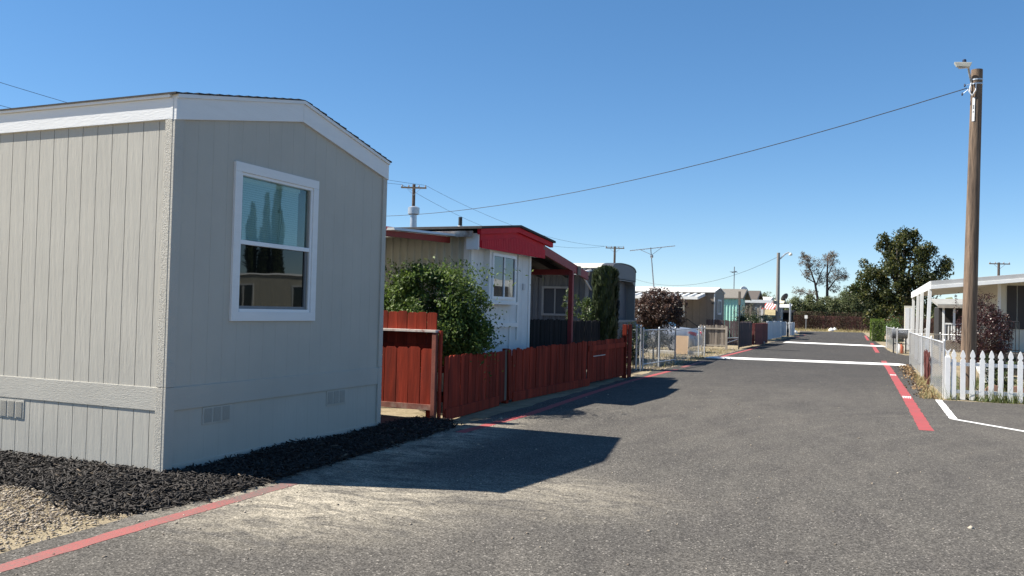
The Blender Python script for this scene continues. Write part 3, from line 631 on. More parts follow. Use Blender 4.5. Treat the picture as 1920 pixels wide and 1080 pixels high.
Bx(-18, XG-.1, 13.46, 13.5, 2.88, 2.985).build('eave_board', M('rusty_white', (.5, .47, .42), .6, var=.1, dirt=(.16, .08, .04), dscale=2, dlo=.5, dhi=.65), h2)
# flat awning over the near side, seen edge on
aw = thing('patio_awning', 'white corrugated awning with a red end beam on the white home', 'awning', (-9, 12.6, 2.7))
mb = MB()
for i in range(36):
    x0 = -17.6+i*.3; mb.prism([(x0, 11.35, 2.80), (x0+.15, 11.35, 2.80), (x0+.17, 11.35, 2.84), (x0+.28, 11.35, 2.84), (x0+.3, 11.35, 2.80)], (0, 2.3, .10))
mb.build('roof_sheet', ALU, aw, fix=True)
MB().bar((-7.02, 11.35, 2.79), (-7.02, 13.62, 2.86), .045, .15).build('end_beam', REDBEAM, aw); MB().bar((-17.6, 11.32, 2.78), (-7.02, 11.32, 2.78), .05, .14).build('front_beam', ALU, aw)
for x in (-8.2, -11.5, -15): Bx(x-.04, x+.04, 11.31, 11.37, 0, 2.74).build('post', WHITE, aw)
# roof vents
fl = thing('roof_flue', 'silver flue pipe with a drum cap on the roof of the white home', 'flue', (-11.2, 15.25, 3.3))
pf = gx(775, 410, -11.2); fc = (-11.2, 15.25*11.2/11.2, 3.2)
fl.location = (gy(775, 420, 17.2).x, 17.2, 2.96); c = Vector(fl.location)
MB().lathe(c, [(.15, 0), (.13, .16), (.085, .22), (.075, .8)], 14).build('pipe', STEEL, fl, smooth=.6); MB().lathe(c+Vector((0, 0, .8)), [(.09, 0), (.135, .02), (.135, .17), (.07, .2)], 14).build('cap', STEEL, fl, smooth=.6)
v_ = thing('roof_vent', 'small black vent pipe on the roof of the white home', 'vent', (gy(863, 420, 15.6).x, 15.6, 3.17)); c = Vector(v_.location)
MB().lathe(c, [(.09, 0), (.05, .14)], 10).build('flashing', ALU, v_); MB().lathe(c+Vector((0, 0, .1)), [(.04, 0), (.04, .22)], 10).build('pipe', M('black_pipe', (.02, .02, .02), .6), v_)
# ------------------------------------------------------------------ carport between the two homes
cp = thing('carport', 'dark lean-to carport with a sloping red beam beside the white home', 'carport', (-9, 18.3, 0))
zc = lambda y: 2.90-(y-16.75)*.135
MB().bar((-6.40, 16.75, zc(16.75)), (-6.40, 19.9, zc(19.9)), .05, .19).build('end_beam', REDBEAM, cp, bevel=.004)
mb = MB(); MB().prism([(-13, 16.75, zc(16.75)+.06), (-13, 19.9, zc(19.9)+.06), (-13, 19.9, zc(19.9)+.09), (-13, 16.75, zc(16.75)+.09)], (6.57, 0, 0)).build('roof_sheet', M('rusty_sheet', (.09, .08, .07), .7, .2, var=.3, vs=3), cp)
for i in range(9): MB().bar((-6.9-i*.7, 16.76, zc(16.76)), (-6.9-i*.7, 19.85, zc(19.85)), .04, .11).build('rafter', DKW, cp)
MB().bar((-13, 18.65, zc(18.65)-.13), (-6.43, 18.65, zc(18.65)-.13), .05, .13).build('cross_beam', REDBEAM, cp)
Bx(-6.44, -6.34, 18.60, 18.70, 0, zc(18.65)-.1).build('post', REDBEAM, cp, bevel=.004)
Bx(-6.37, -6.345, 19.02, 19.22, zc(19.1)-.12, zc(19.1)+.10).build('junction_plate', OLDW, cp)
for x in (-8.35, -8.75): Bx(x-.04, x+.04, 18.62, 18.68, 0, 2.5).build('post', WHITE, cp)
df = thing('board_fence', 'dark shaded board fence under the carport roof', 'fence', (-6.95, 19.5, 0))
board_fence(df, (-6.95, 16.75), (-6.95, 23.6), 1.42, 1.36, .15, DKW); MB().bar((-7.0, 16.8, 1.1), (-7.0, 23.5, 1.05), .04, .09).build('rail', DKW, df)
LSH = leafmat('shrub_leaf', (.03, .05, .012), (.09, .13, .03), None, .45, .3)
plant('shrub', 'thin leafy shrub rising above the dark fence by the carport post', 'shrub', (-7.25, 21.2, 0), (-7.25, 21.2, 1.72), (.22, .4, .5), 26, 16, (.09, .09, .09), .075, LSH, .015, k=16)
plant('shrub', 'rounder green shrub between the carport and the columnar cypress', 'shrub', (-7.35, 22.9, 0), (-7.35, 22.9, 1.55), (.3, .45, .45), 36, 30, (.11, .11, .11), .075, LSH, .02, k=12)
# columnar cypress
LCY = leafmat('cypress_spray', (.012, .022, .006), (.035, .052, .012), (.06, .08, .02), .6, .15)
def cypress(name, label, base, r, h, k, size=.05, top=.75, group=None):
    t = thing(name, label, 'cypress', base, group)
    z = rng.uniform(.05, 1, k); prof = np.where(z < .12, .72+z*2.3, 1.0)*np.where(z > top, np.sqrt(np.clip(1-((z-top)/(1-top))**2.2, 0, 1)), 1)
    th = rng.uniform(0, 2*np.pi, k); rr = r*prof*(1+.10*np.sin(th*5+z*9)+.07*np.sin(th*9-z*23)+rng.normal(0, .05, k))*np.where(rng.uniform(0, 1, k) < .75, 1, rng.uniform(.5, 1, k))
    P = np.stack([base[0]+rr*np.cos(th), base[1]+rr*np.sin(th), base[2]+z*h], 1)
    d = np.stack([np.cos(th)*.35, np.sin(th)*.35, np.ones(k)], 1)+rng.normal(0, .22, (k, 3)); d /= np.linalg.norm(d, axis=1)[:, None]
    s_ = np.cross(d, np.stack([np.cos(th), np.sin(th), 0*th], 1)); s_ /= np.linalg.norm(s_, axis=1)[:, None]; L_ = (size*rng.uniform(.7, 1.6, k))[:, None]
    V = np.stack([P-d*L_, P+s_*L_*.35, P+d*L_*1.1, P-s_*L_*.35], 1); fastmesh('crown', V, np.arange(4*k).reshape(k, 4), LCY, t)
    b_ = Vector(base); MB().tube([b_, b_+Vector((0, 0, h*.95))], [.07, .02], 6).build('trunk', BARK, t)
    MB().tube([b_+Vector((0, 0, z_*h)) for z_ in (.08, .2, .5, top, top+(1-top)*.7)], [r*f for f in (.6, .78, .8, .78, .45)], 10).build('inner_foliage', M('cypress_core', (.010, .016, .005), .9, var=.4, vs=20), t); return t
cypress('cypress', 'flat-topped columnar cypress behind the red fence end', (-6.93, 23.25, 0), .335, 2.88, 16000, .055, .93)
# ------------------------------------------------------------------ grey round-roofed trailer
GCOR = M('grey_corrugated_siding', (.088, .093, .102), .55, var=.06, dirt=(.065, .066, .07), dlo=.55, dhi=.9)
GDK = M('grey_end_panel', (.10, .105, .12), .55, var=.06)
X3, B0, B1 = -7.5, 25.75, 28.75; BM = (B0+B1)/2
def rz3(y): u_ = (y-BM)/(B1-BM); return 3.0+.2*math.sqrt(max(0, 1-min(1, abs(u_))**2.4))
h3 = thing('mobile_home', 'old grey trailer home with an arched roof behind the cypress', 'mobile home', (-13, BM, 0))
arc = [B0+(B1-B0)*i/20 for i in range(21)]
MB().prism([(-19, B0+.03, .1)]+[(-19, min(max(y, B0+.03), B1-.03), rz3(y)-.03) for y in arc]+[(-19, B1-.03, .1)], (19+X3-.3, 0, 0)).build('wall_core', GCOR, h3)
corrugated((-19, B0), (X3-.02, B0), .15, 3.0, .2, .035, GCOR, h3)
MB().prism([(-19.05, y, rz3(y)-.03) for y in arc]+[(-19.05, y, rz3(y)+.02) for y in reversed(arc)], (19.05+X3-.05, 0, 0)).build('roof', M('cream_roof_coating', (.58, .55, .48), .7, var=.12, vs=2), h3, smooth=.6)
# visor above, recessed end wall with curved side trim below
MB().prism([(X3-.32, B0, 2.68)]+[(X3-.32, y, rz3(y)-.005) for y in arc]+[(X3-.32, B1, 2.68)], (.34, 0, 0)).build('visor', GDK, h3)
MB().prism([(X3-.35, y, rz3(y)+.002) for y in arc]+[(X3-.35, y, rz3(y)+.03) for y in reversed(arc)], (.39, 0, 0)).build('visor_trim', M('dark_trim', (.05, .05, .055), .5), h3)
Bx(X3-.31, X3-.29, B0+.04, B1-.04, .15, 2.68).build('end_wall', GDK, h3); Bx(X3-.29, X3-.284, B0+.1, BM+.2, 1.4, 2.66).build('end_panel', M('mid_grey_panel', (.22, .225, .235), .5), h3)
cs = [(B1-.32+.24*math.sin(math.radians(t_)), 2.36+.24*math.cos(math.radians(t_))) for t_ in range(0, 91, 15)]
MB().prism([(X3-.30, y, z) for y, z in [(B1-.32, 2.68), (B1, 2.68), (B1, 1.3), (B1-.08, 1.3)]+list(reversed(cs))], (.31, 0, 0)).build('curved_trim', M('pale_grey_trim', (.2, .2, .2), .5), h3)
Bx(X3-.3, X3+.02, B0, B1, 1.28, 1.36).build('sill_band', M('pale_grey_trim', (.2, .2, .2), .5), h3); Bx(X3-.3, X3, B0+.02, B1-.02, .12, 1.28).build('skirting', GCOR, h3)
MB().bar((X3-.02, B0+.02, 2.68), (X3-.02, B1-.02, 2.68), .08, .05).build('visor_lip', M('pale_grey_trim', (.2, .2, .2), .5), h3)
pw = gy(1018, 525, B0); pq = gy(1066, 582, B0)
window(h3, '-y', pw.x, pq.x, 1.45, 2.4, B0-.036, M('pale_grey_trim', (.2, .2, .2), .5), True, .07, .05, glassmat('boarded_glass', None, .02, (.05, .054, .062)))
Bx(-8.32, -8.2, B0-.10, B0-.037, .2, 2.7).build('downpipe', M('pale_grey_trim', (.2, .2, .2), .5), h3)
# awning on the grey trailer
xa = gy(1112, 493, B0).x
a3 = thing('patio_awning', 'pale metal awning over the near side of the grey trailer', 'awning', (xa-4, 24.5, 2.5))
mb = MB()
for i in range(22):
    x0 = xa-.35*(i+1); mb.prism([(x0, 24.7, 2.80), (x0+.2, 24.7, 2.80), (x0+.22, 24.7, 2.84), (x0+.33, 24.7, 2.84), (x0+.35, 24.7, 2.80)], (0, B0-24.7-.04, .1))
mb.build('roof_sheet', ALU, a3); MB().bar((xa-7.7, 24.67, 2.79), (xa, 24.67, 2.79), .04, .1).build('front_beam', ALU, a3)
for x in (xa-.03, xa-4, xa-7.6): MB().bar((x, 24.7, 2.77), (x, B0-.04, 2.3), .04, .04).build('strut', ALU, a3)
# ------------------------------------------------------------------ chain link
def clmesh(mb, p, q, z0, z1, pitch=.085, r=.0017):
    p = Vector((*p, 0)); q = Vector((*q, 0)); L_ = (q-p).length; d = (q-p)/L_; h = z1-z0; s_ = -h
    while s_ < L_:
        for sg in (1, -1):
            a = (s_, 0); b = (s_+h, h)
            if sg < 0: a = (s_+h, 0); b = (s_, h)
            (x0, t0), (x1, t1) = a, b
            lo, hi = min(x0, x1), max(x0, x1); cl, ch = max(lo, 0), min(hi, L_)
            if ch-cl < .02: continue
            f = lambda x: t0+(t1-t0)*(x-x0)/(x1-x0)
            P0 = p+d*cl+Vector((0, 0, z0+f(cl))); P1 = p+d*ch+Vector((0, 0, z0+f(ch))); mb.tube([P0, P1], r, 3, cap=False)
        s_ += pitch
def chain(label, pts, h, pitch=.085, posts=None, r=.0013, hs=None, prad=.024, mid=(), name='chain_link_fence'):
    pts = [tuple(p) for p in pts]; c = pts[len(pts)//2]; t = thing(name, label, 'fence', (c[0], c[1], 0)); mb = MB()
    for a, b in zip(pts[:-1], pts[1:]):
        clmesh(mb, a, b, .04, h-.02, pitch, r); MB().tube([(*a, h), (*b, h)], .018, 6).build('top_rail', GALV, t, smooth=True)
    mb.build('wire_mesh', GALV, t, fix=False)['kind'] = 'stuff'
    for i, p in enumerate(pts): MB().lathe((p[0], p[1], -.05), [(prad, 0), (prad, h+.08), (prad*1.25, h+.09), (prad*.6, h+.13)], 8).build('post', GALV, t, smooth=.6)
    return t
C0, C1 = (-5.89, 23.6), (-5.67, 26.9)
g1 = chain('chain link gate standing half open between the red fence and the dark bush', [C0, (-5.8, 25.2), C1], 1.12, name='chain_link_gate')
MB().tube([(*C0, .15), (*C1, .15)], .016, 6).build('bottom_rail', GALV, g1)
chain('short folded chain link panel by the red fence end post', [(-6.02, 23.35), (-5.86, 23.2)], 1.2, .05)
chain('chain link fence in front of the parked silver car', [C1, (-5.95, 32.5), (-5.82, 33.0)], 1.08)
# weeds in the drive
LDRY = leafmat('dry_grass_blade', (.22, .17, .07), (.42, .35, .17), (.10, .13, .04), .7, .3)
def grass(name, label, poly, k, h, m=LDRY, w=.006, clump=None):
    xs_ = [p[0] for p in poly]; ys_ = [p[1] for p in poly]; x = rng.uniform(min(xs_), max(xs_), k*3); y = rng.uniform(min(ys_), max(ys_), k*3)
    kp = inpoly(x, y, poly) & (rng.uniform(0, 1, k*3) < .5+.5*np.sin(x*5+np.sin(y*3)*2)*np.sin(y*4.3)); x = x[kp][:k]; y = y[kp][:k]; n_ = len(x)
    hh = h*rng.lognormal(-.2, .5, n_); th = rng.uniform(0, 6.28, n_); ln = rng.uniform(.2, 1., n_)*hh
    P = np.stack([x, y, 0*x-.015], 1); s_ = np.stack([-np.sin(th), np.cos(th), 0*th], 1)*w; d = np.stack([np.cos(th)*ln, np.sin(th)*ln, hh], 1)
    V = np.stack([P-s_, P+s_, P+d*.6+s_*.7-np.array([0, 0, .0]), P+d], 1); return tag(fastmesh(name, V, np.arange(4*n_).reshape(n_, 4), m), label, 'grass', kind='stuff')
grass('dry_grass', 'straw and weeds in the drive by the chain link gate', [(-9, 23), (-5.5, 23), (-5.5, 40), (-9, 40)], 6000, .10)
k = 5000; x = rng.uniform(-9, -5.4, k); y = rng.uniform(23, 42, k)
tag(stones('drive_gravel', np.stack([x, y, 0*x-.006], 1), .018, grm), 'pale gravel scattered over the dirt drive', 'gravel', kind='stuff')
Bx(-8.6, -6.05, 33.7, 34.0, -.05, .12).build('concrete_kerb', M('pale_concrete', (.46, .43, .37), .85, var=.12, bmp=.4), None, bevel=.01); o = bpy.data.objects['concrete_kerb']; tag(o, 'low pale concrete kerb lying behind the chain link fence', 'kerb')
# bronze bush
LBR = leafmat('bronze_leaf', (.03, .018, .014), (.085, .045, .032), (.17, .09, .06), .5, .25); LMIX = leafmat('dark_green_leaf', (.018, .032, .01), (.055, .08, .02), None, .45, .25)
pb = gd(1235, 600, 31.0)
plant('bronze_bush', 'bronze leaved bush in front of the tan home', 'bush', (pb.x, pb.y, 0), (pb.x, pb.y, 1.72), (1.0, 1.0, .78), 90, 110, (.27, .27, .24), .095, LBR, .06, k=14)
pb = gd(1202, 655, 26.0)
plant('shrub', 'dark green shrub behind the chain link gate post', 'shrub', (pb.x-.2, pb.y, 0), (pb.x-.2, pb.y, .7), (.5, .5, .6), 40, 60, (.2, .2, .18), .07, LMIX, .03, k=8)
pb = gd(1225, 640, 27.5)
plant('shrub', 'low dark shrub leaning over the chain link gate rail', 'shrub', (pb.x, pb.y, 0), (pb.x, pb.y, .78), (.65, .5, .42), 34, 60, (.2, .2, .16), .07, LMIX, .03, k=8)
# plywood sheet
t = MB().prism([(-7.08, 33.55, 0.02), (-6.58, 33.55, 0.02), (-6.58, 33.75, .74), (-7.08, 33.75, .74)], (0, .02, 0)).build('plywood_sheet', M('tan_plywood', (.46, .31, .17), .75, var=.12, vs=3, stretch=(1, 1, .3), bmp=.2), None); tag(t, 'tan plywood sheet leaning in front of the silver car', 'plywood')
# silver car, tail towards the lane
def car(loc, label):
    t = thing('parked_car', label, 'car', loc); ox, oy, _ = loc
    ST = [(0, .66, .42, .72, .74, .66), (.06, .78, .30, .80, .84, .70), (.25, .87, .22, .90, .97, .74), (.55, .90, .20, .93, 1.02, .72), (.95, .905, .20, .94, 1.06, .66), (1.6, .91, .2, .93, 1.38, .56), (2.1, .91, .2, .92, 1.43, .56), (2.8, .91, .2, .91, 1.40, .56), (3.3, .905, .2, .9, 1.15, .64), (3.55, .9, .2, .88, .98, .70), (4.2, .86, .22, .80, .86, .70), (4.5, .72, .3, .62, .68, .6), (4.58, .6, .4, .52, .54, .5)]
    P = []
    for (s_, w, zb, zs, zt, wt) in ST:
        x = ox-s_
        prof = [(-w*.86, zb), (-w*.97, zb+.12), (-w, (zb+zs)/2+.05), (-w*.965, zs-.04), (-w*.93, zs), (-wt-(w*.93-wt)*.1, zs+(zt-zs)*.85), (-wt*.8, zt-.015), (0, zt)]
        prof = prof+[(-a, b) for a, b in reversed(prof[:-1])]
        P += [(x, oy+a, b) for a, b in prof]
    n_ = 15; mb = MB(); mb.grid(P, len(ST), n_); mb.add(P[:n_], [tuple(range(n_))]); mb.add(P[-n_:], [tuple(range(n_-1, -1, -1))])
    SIL = M('silver_car_paint', (.36, .38, .41), .3, .6, var=.02); mb.build('body', SIL, t, smooth=.7)
    for sd in (-1, 1):
        for s_ in (.85, 3.65):
            mbw = MB(); c = Vector((ox-s_, oy+sd*.79, .31)); w = MB().tube([c-Vector((0, .1, 0)), c-Vector((0, .085, 0)), c+Vector((0, .085, 0)), c+Vector((0, .1, 0))], [.26, .31, .31, .26], 20).build('wheel', M('tyre', (.02, .02, .02), .8), t)
            MB().tube([c-Vector((0, .105, 0)), c+Vector((0, .105, 0))], [.2, .2], 16).build('rim', STEEL, w)
        MB().prism([(ox-.015, oy+sd*.52, .70), (ox+.012, oy+sd*.68, .70), (ox-.10, oy+sd*.80, .72), (ox-.30, oy+sd*.895, .82), (ox-.26, oy+sd*.86, .89), (ox-.05, oy+sd*.76, .86), (ox-.012, oy+sd*.54, .84)], (.012, sd*.012, 0)).build('tail_light', M('tail_light_red', (.42, .01, .015), .15), t)
        MB().prism([(ox-1.25, oy+sd*.845, .97), (ox-2.15, oy+sd*.85, .96), (ox-2.15, oy+sd*.66, 1.34), (ox-1.75, oy+sd*.655, 1.33)], (0, sd*.012, .004)).build('side_window', GLASSF, t)
        MB().prism([(ox-2.2, oy+sd*.85, .96), (ox-3.15, oy+sd*.845, .95), (ox-2.75, oy+sd*.66, 1.32), (ox-2.2, oy+sd*.66, 1.34)], (0, sd*.012, .004)).build('side_window', GLASSF, t)
    MB().prism([(ox-1.0, oy-.6, 1.085), (ox-1.0, oy+.6, 1.085), (ox-1.55, oy+.5, 1.372), (ox-1.55, oy-.5, 1.372)], (.008, 0, .012)).build('rear_window', GLASSF, t)
    MB().prism([(ox-.02, oy-.80, .30), (ox+.055, oy-.62, .30), (ox+.075, oy, .30), (ox+.055, oy+.62, .30), (ox-.02, oy+.80, .30), (ox-.12, oy+.8, .30), (ox-.12, oy-.8, .30)], (0, 0, .27)).build('rear_bumper', SIL, t, bevel=.02)
    Bx(ox+.005, ox+.02, oy-.26, oy+.26, .68, .79).build('number_plate', WHITE, t); return t
car((-6.62, 36.2, 0), 'silver sedan parked tail first towards the lane behind the chain link fence')
# weathered fence panel and hay coloured ground behind
bf = thing('board_fence', 'weathered brown board fence panel right of the silver car', 'fence', (-6.6, 40.2, 0))
board_fence(bf, (-7.35, 40.2), (-6.08, 40.2), 1.12, 1.14, .13, OLDW, z0=.12)
for z in (.18, .97): MB().bar((-7.3, 40.16, z), (-6.05, 40.16, z), .03, .07).build('rail', M('pale_wood', (.32, .28, .23), .85, var=.2), bf)
Bx(-6.13, -6.03, 40.10, 40.19, 0, 1.08).build('post', M('pale_wood', (.32, .28, .23), .85, var=.2), bf); Bx(-7.25, -7.18, 40.08, 40.15, 0, 1.08).build('post', STEEL, bf)
# ------------------------------------------------------------------ tan home
TAN = M('tan_board_siding', (.165, .135, .108), .65, var=.06, rand=.05); TAN2 = M('grey_tan_paint', (.22, .205, .18), .6, var=.05)
X4, D0, D1 = -8.0, 48.2, 51.7
h4 = thing('mobile_home', 'tan mobile home with a white flat roof edge behind the bronze bush', 'mobile home', (-14, 50, 0))
Bx(-22, X4-.03, D0+.03, D1-.03, .5, 2.95).build('wall_core', TAN2, h4); Bx(-22, X4-.06, D0+.05, D1-.05, .05, .5).build('skirting', TAN2, h4)
xx = -22
while xx < X4-.02: Bx(xx+.006, min(xx+.39, X4), D0, D0+.03, .45, 2.85).build('siding_board', TAN, h4); xx += .4
Bx(X4-.03, X4, D0, D1, 1.15, 2.86).build('end_wall', TAN2, h4); MB().prism([(X4-.03, D0, 2.86), (X4-.03, D1, 2.86), (X4-.03, (D0+D1)/2+.4, 3.1), (X4-.03, (D0+D1)/2-.4, 3.1)], (.05, 0, 0)).build('end_gable', TAN2, h4)
Bx(X4-.02, X4+.03, D0+.4, D1-.3, .1, 1.12).build('end_skirting', M('brown_panel', (.16, .12, .09), .7), h4)
for z0, z1, a in ((1.12, 1.18, D0),): Bx(X4, X4+.05, D0+.3, D1-.2, z0, z1).build('skirting_cap', WHITE, h4)
Bx(X4-.02, X4+.02, D0-.03, D0+.1, .3, 2.8).build('corner_board', WHITE, h4)
window(h4, '+x', 49.3, 50.5, 1.62, 2.5, X4+.0, WHITE, True, .1, .04)
MB().prism([(-22, D0-.1, 2.86), (-22, (D0+D1)/2-.4, 3.12), (-22, (D0+D1)/2+.4, 3.12), (-22, D1+.1, 2.86), (-22, D1+.1, 2.93), (-22, (D0+D1)/2, 3.2), (-22, D0-.1, 2.93)], (22+X4+.05, 0, 0)).build('roof', M('white_roof_coating', (.78, .76, .71), .6, var=.05), h4)
w0 = gy(1263, 560, D0).x; w1_ = gy(1284, 560, D0).x
window(h4, '-y', w0, w1_, 1.45, 2.5, D0, WHITE, False, .09, .04)
Bx(gy(1337, 575, D0).x-.06, gy(1337, 575, D0).x+.06, D0-.1, D0-.0, 2.2, 2.36).build('porch_lamp', M('black_pipe'), h4)
a4 = thing('patio_awning', 'ribbed white metal awning along the tan home', 'awning', (-12, 47, 2.5)); xe = gy(1322, 548, D0).x
mb = MB()
for i in range(34):
    x0 = xe-.4*(i+1); mb.prism([(x0, 46.0, 2.52), (x0+.22, 46.0, 2.52), (x0+.25, 46.0, 2.59), (x0+.37, 46.0, 2.59), (x0+.4, 46.0, 2.52)], (0, D0-46.03, .24))
mb.build('roof_sheet', ALU, a4); MB().bar((xe-13.6, 45.98, 2.5), (xe, 45.98, 2.5), .05, .16).build('front_beam', WHITE, a4); MB().bar((xe, 46, 2.5), (xe, D0-.02, 2.74), .05, .16).build('end_beam', WHITE, a4)
for px in (1198, 1242, 1251): p = gy(px, 580, 46.1); Bx(p.x-.05, p.x+.05, 46.05, 46.15, 0, 2.45).build('post', WHITE, a4)
st = thing('step_railing', 'thin dark handrail sloping down from the tan home', 'railing', (-9.2, 47, 0))
MB().tube([tuple(gy(1287, 597, 47.0)), tuple(gy(1313, 616, 47.0))], .025, 6).build('handrail', M('black_pipe'), st)
for px, py in ((1288, 598), (1312, 615)): p = gy(px, py, 47); MB().tube([(p.x, p.y, 0), tuple(p)], .02, 6).build('post', M('black_pipe'), st)
# ------------------------------------------------------------------ dark fence, sign pole, red fence, white fences
def fenced(label, p, q, h0, h1_, m, w=.14, rail=True):
    t = thing('board_fence', label, 'fence', ((p[0]+q[0])/2, (p[1]+q[1])/2, 0)); board_fence(t, p, q, h0, h1_, w, m)
    L_ = Vector((q[0]-p[0], q[1]-p[1], 0)); nn = Vector((-L_.y, L_.x, 0)).normalized()*.035
    for z in (.3, .85): MB().bar((p[0]+nn.x, p[1]+nn.y, z), (q[0]+nn.x, q[1]+nn.y, z), .03, .08).build('rail', m, t)
    return t
PUR = M('dark_purple_stain', (.05, .036, .04), .85, var=.3, vs=6, rand=.3); RED2 = M('maroon_stain', (.13, .025, .025), .8, var=.2, vs=6, rand=.2)
WB = M('white_washed_boards', (.62, .64, .66), .7, var=.06, rand=.06)
fenced('dark brown board fence in front of the teal home', (-5.78, 41.9), (-5.7, 46.3), 1.28, 1.26, PUR); fenced('short dark return fence behind the thin dark pole', (-8.2, 46.8), (-5.75, 46.6), 1.36, 1.3, PUR)
fenced('maroon board fence below the dark hedge', (-5.6, 46.9), (-5.45, 51.6), 1.22, 1.2, RED2); fenced('sunlit maroon return panel at the red fence corner', (-6.2, 46.86), (-5.62, 46.86), 1.24, 1.22, RED2)
fenced('pale whitewashed board fence beside the distant lamp post', (-6.15, 57.5), (-6.05, 67.0), 1.28, 1.26, WB, .2); fenced('weathered side of the whitewashed fence', (-7.2, 57.3), (-6.17, 57.4), 1.25, 1.25, OLDW)
bw = thing('board_fence', 'short white fence box at the far end of the lane', 'fence', (-6.1, 75, 0)); board_fence(bw, (-6.75, 73.5), (-6.0, 73.5), 1.15, 1.15, .15, WB); board_fence(bw, (-5.98, 73.6), (-5.9, 77.2), 1.15, 1.12, .15, WB)
fenced('small white fence length behind the bicycle', (-6.6, 69.6), (-6.2, 72.6), 1.2, 1.2, WB, .15)
sp_ = gnd(1385, 655)
t = thing('sign_pole', 'thin dark metal pole standing before the teal home', 'pole', tuple(sp_)); MB().tube([tuple(sp_), (sp_.x, sp_.y, 2.75)], .035, 8).build('shaft', M('black_pipe'), t)
Bx(sp_.x-.05, sp_.x+.05, sp_.y-.06, sp_.y+.06, 2.1, 2.75).build('bracket', OLDW, t); MB().tube([(sp_.x, sp_.y, .55), (sp_.x-.9, sp_.y-.3, .5)], .02, 6).tube([(sp_.x, sp_.y, .5), (sp_.x-.9, sp_.y-.3, .15)], .02, 6).build('brace', STEEL, t)
# wheels of bins peeping under the fence
for px, py, d_ in ((1393, 647, 'left'), (1432, 644, 'right')):
    p = gnd(px, py+2); tag(MB().tube([(p.x, p.y-.02, .09), (p.x+.05, p.y-.02, .09)], .085, 12).build('castor_wheel', M('pale_plastic', (.4, .4, .38))), 'small pale castor wheel at the %s foot of the maroon fence' % d_, 'wheel')
# ------------------------------------------------------------------ teal home and those beyond
TEAL = M('teal_siding', (.33, .60, .52), .55, var=.06)
def simple_home(label, X, Ya, Yb, ze, zr, wm, rm, win=True, fascia=None, len_=11, gab=True, pitch=.3, ov=.35):
    h = thing('mobile_home', label, 'mobile home', (X-len_/2, (Ya+Yb)/2, 0)); ym = (Ya+Yb)/2
    MB().prism([(X-len_, Ya+.03, .1), (X-len_, Yb-.03, .1), (X-len_, Yb-.03, ze), (X-len_, ym, zr-.02), (X-len_, Ya+.03, ze)], (len_-.02, 0, 0)).build('wall_core', wm, h)
    corrugated((X-len_, Ya), (X-.02, Ya), .15, ze, pitch, .035, wm, h); gable(h, X-len_, X, Ya, Yb, ze, zr, ov, rm, .07, fascia=fascia)
    if win: window(h, '+x', ym-.55, ym+.55, 1.4, 2.3, X-.02, WHITE, True, .07, .05)
    return h
RSH = M('grey_brown_shingle', (.16, .145, .125), .9, var=.2, vs=12, bmp=.4, bs=60); RDK = M('dark_brown_shingle', (.09, .075, .065), .9, var=.2, vs=12)
simple_home('teal home with a grey shingle roof behind the dark fence', -8.0, 57.4, 61.2, 2.75, 3.35, TEAL, RSH, False, M('dark_trim'), pitch=.2)
simple_home('low home with a dark brown gable beyond the teal home', -8.1, 66, 69.8, 2.85, 3.5, M('shade_brown', (.12, .10, .09), .7), RDK, True, M('dark_trim'))
simple_home('cream topped home holding the striped awning far down the lane', -8.2, 76, 79.6, 2.95, 3.25, M('grey_far', (.2, .2, .2), .7), M('white_roof_coating'), True, WHITE)
simple_home('last home on the left with a pale yellow roof edge and dish', -8.0, 86, 90, 2.9, 3.2, M('grey_far', (.2, .2, .2), .7), M('pale_yellow_roof', (.66, .6, .42), .6), True, M('pale_yellow_roof'))
# white porch roof on trellis posts
pr = thing('porch_roof', 'flat white porch roof on trellis posts beside the teal home', 'porch', (-7, 60, 0))
Bx(-8.6, -6.3, 62.6, 65.2, 2.72, 2.76).build('roof_sheet', ALU, pr); Bx(-8.6, -6.3, 62.5, 62.57, 2.55, 2.77).build('front_beam', WHITE, pr); Bx(-6.28, -6.22, 62.5, 65.2, 2.5, 2.74).build('end_beam', M('pale_wood'), pr)
for x in (-7.3, -6.9): Bx(x-.06, x+.06, 62.6, 62.72, 0, 2.55).build('post', M('pale_wood'), pr)
plant('hedge', 'dark rounded hedge standing over the maroon fence', 'hedge', (-6.4, 50.5, 0), (-6.4, 50.5, 1.25), (.75, 1.3, .5), 40, 70, (.25, .3, .2), .09, LMIX, .06, k=6)
plant('shrub', 'tangled grey green shrub under the white porch roof', 'shrub', (-7.2, 56.0, 0), (-7.2, 56, 1.6), (.9, .9, .8), 40, 40, (.25, .25, .25), .08, leafmat('grey_leaf', (.05, .055, .035), (.12, .125, .075), None, .6, .2), .05, k=14)
plant('shrub', 'pale flowering shrub above the whitewashed fence', 'shrub', (-6.6, 60.5, 0), (-6.6, 60.5, 1.35), (.5, 1.2, .4), 30, 40, (.2, .25, .18), .08, leafmat('pale_leaf', (.10, .12, .06), (.25, .26, .17), None, .6, .2), .04, k=8)
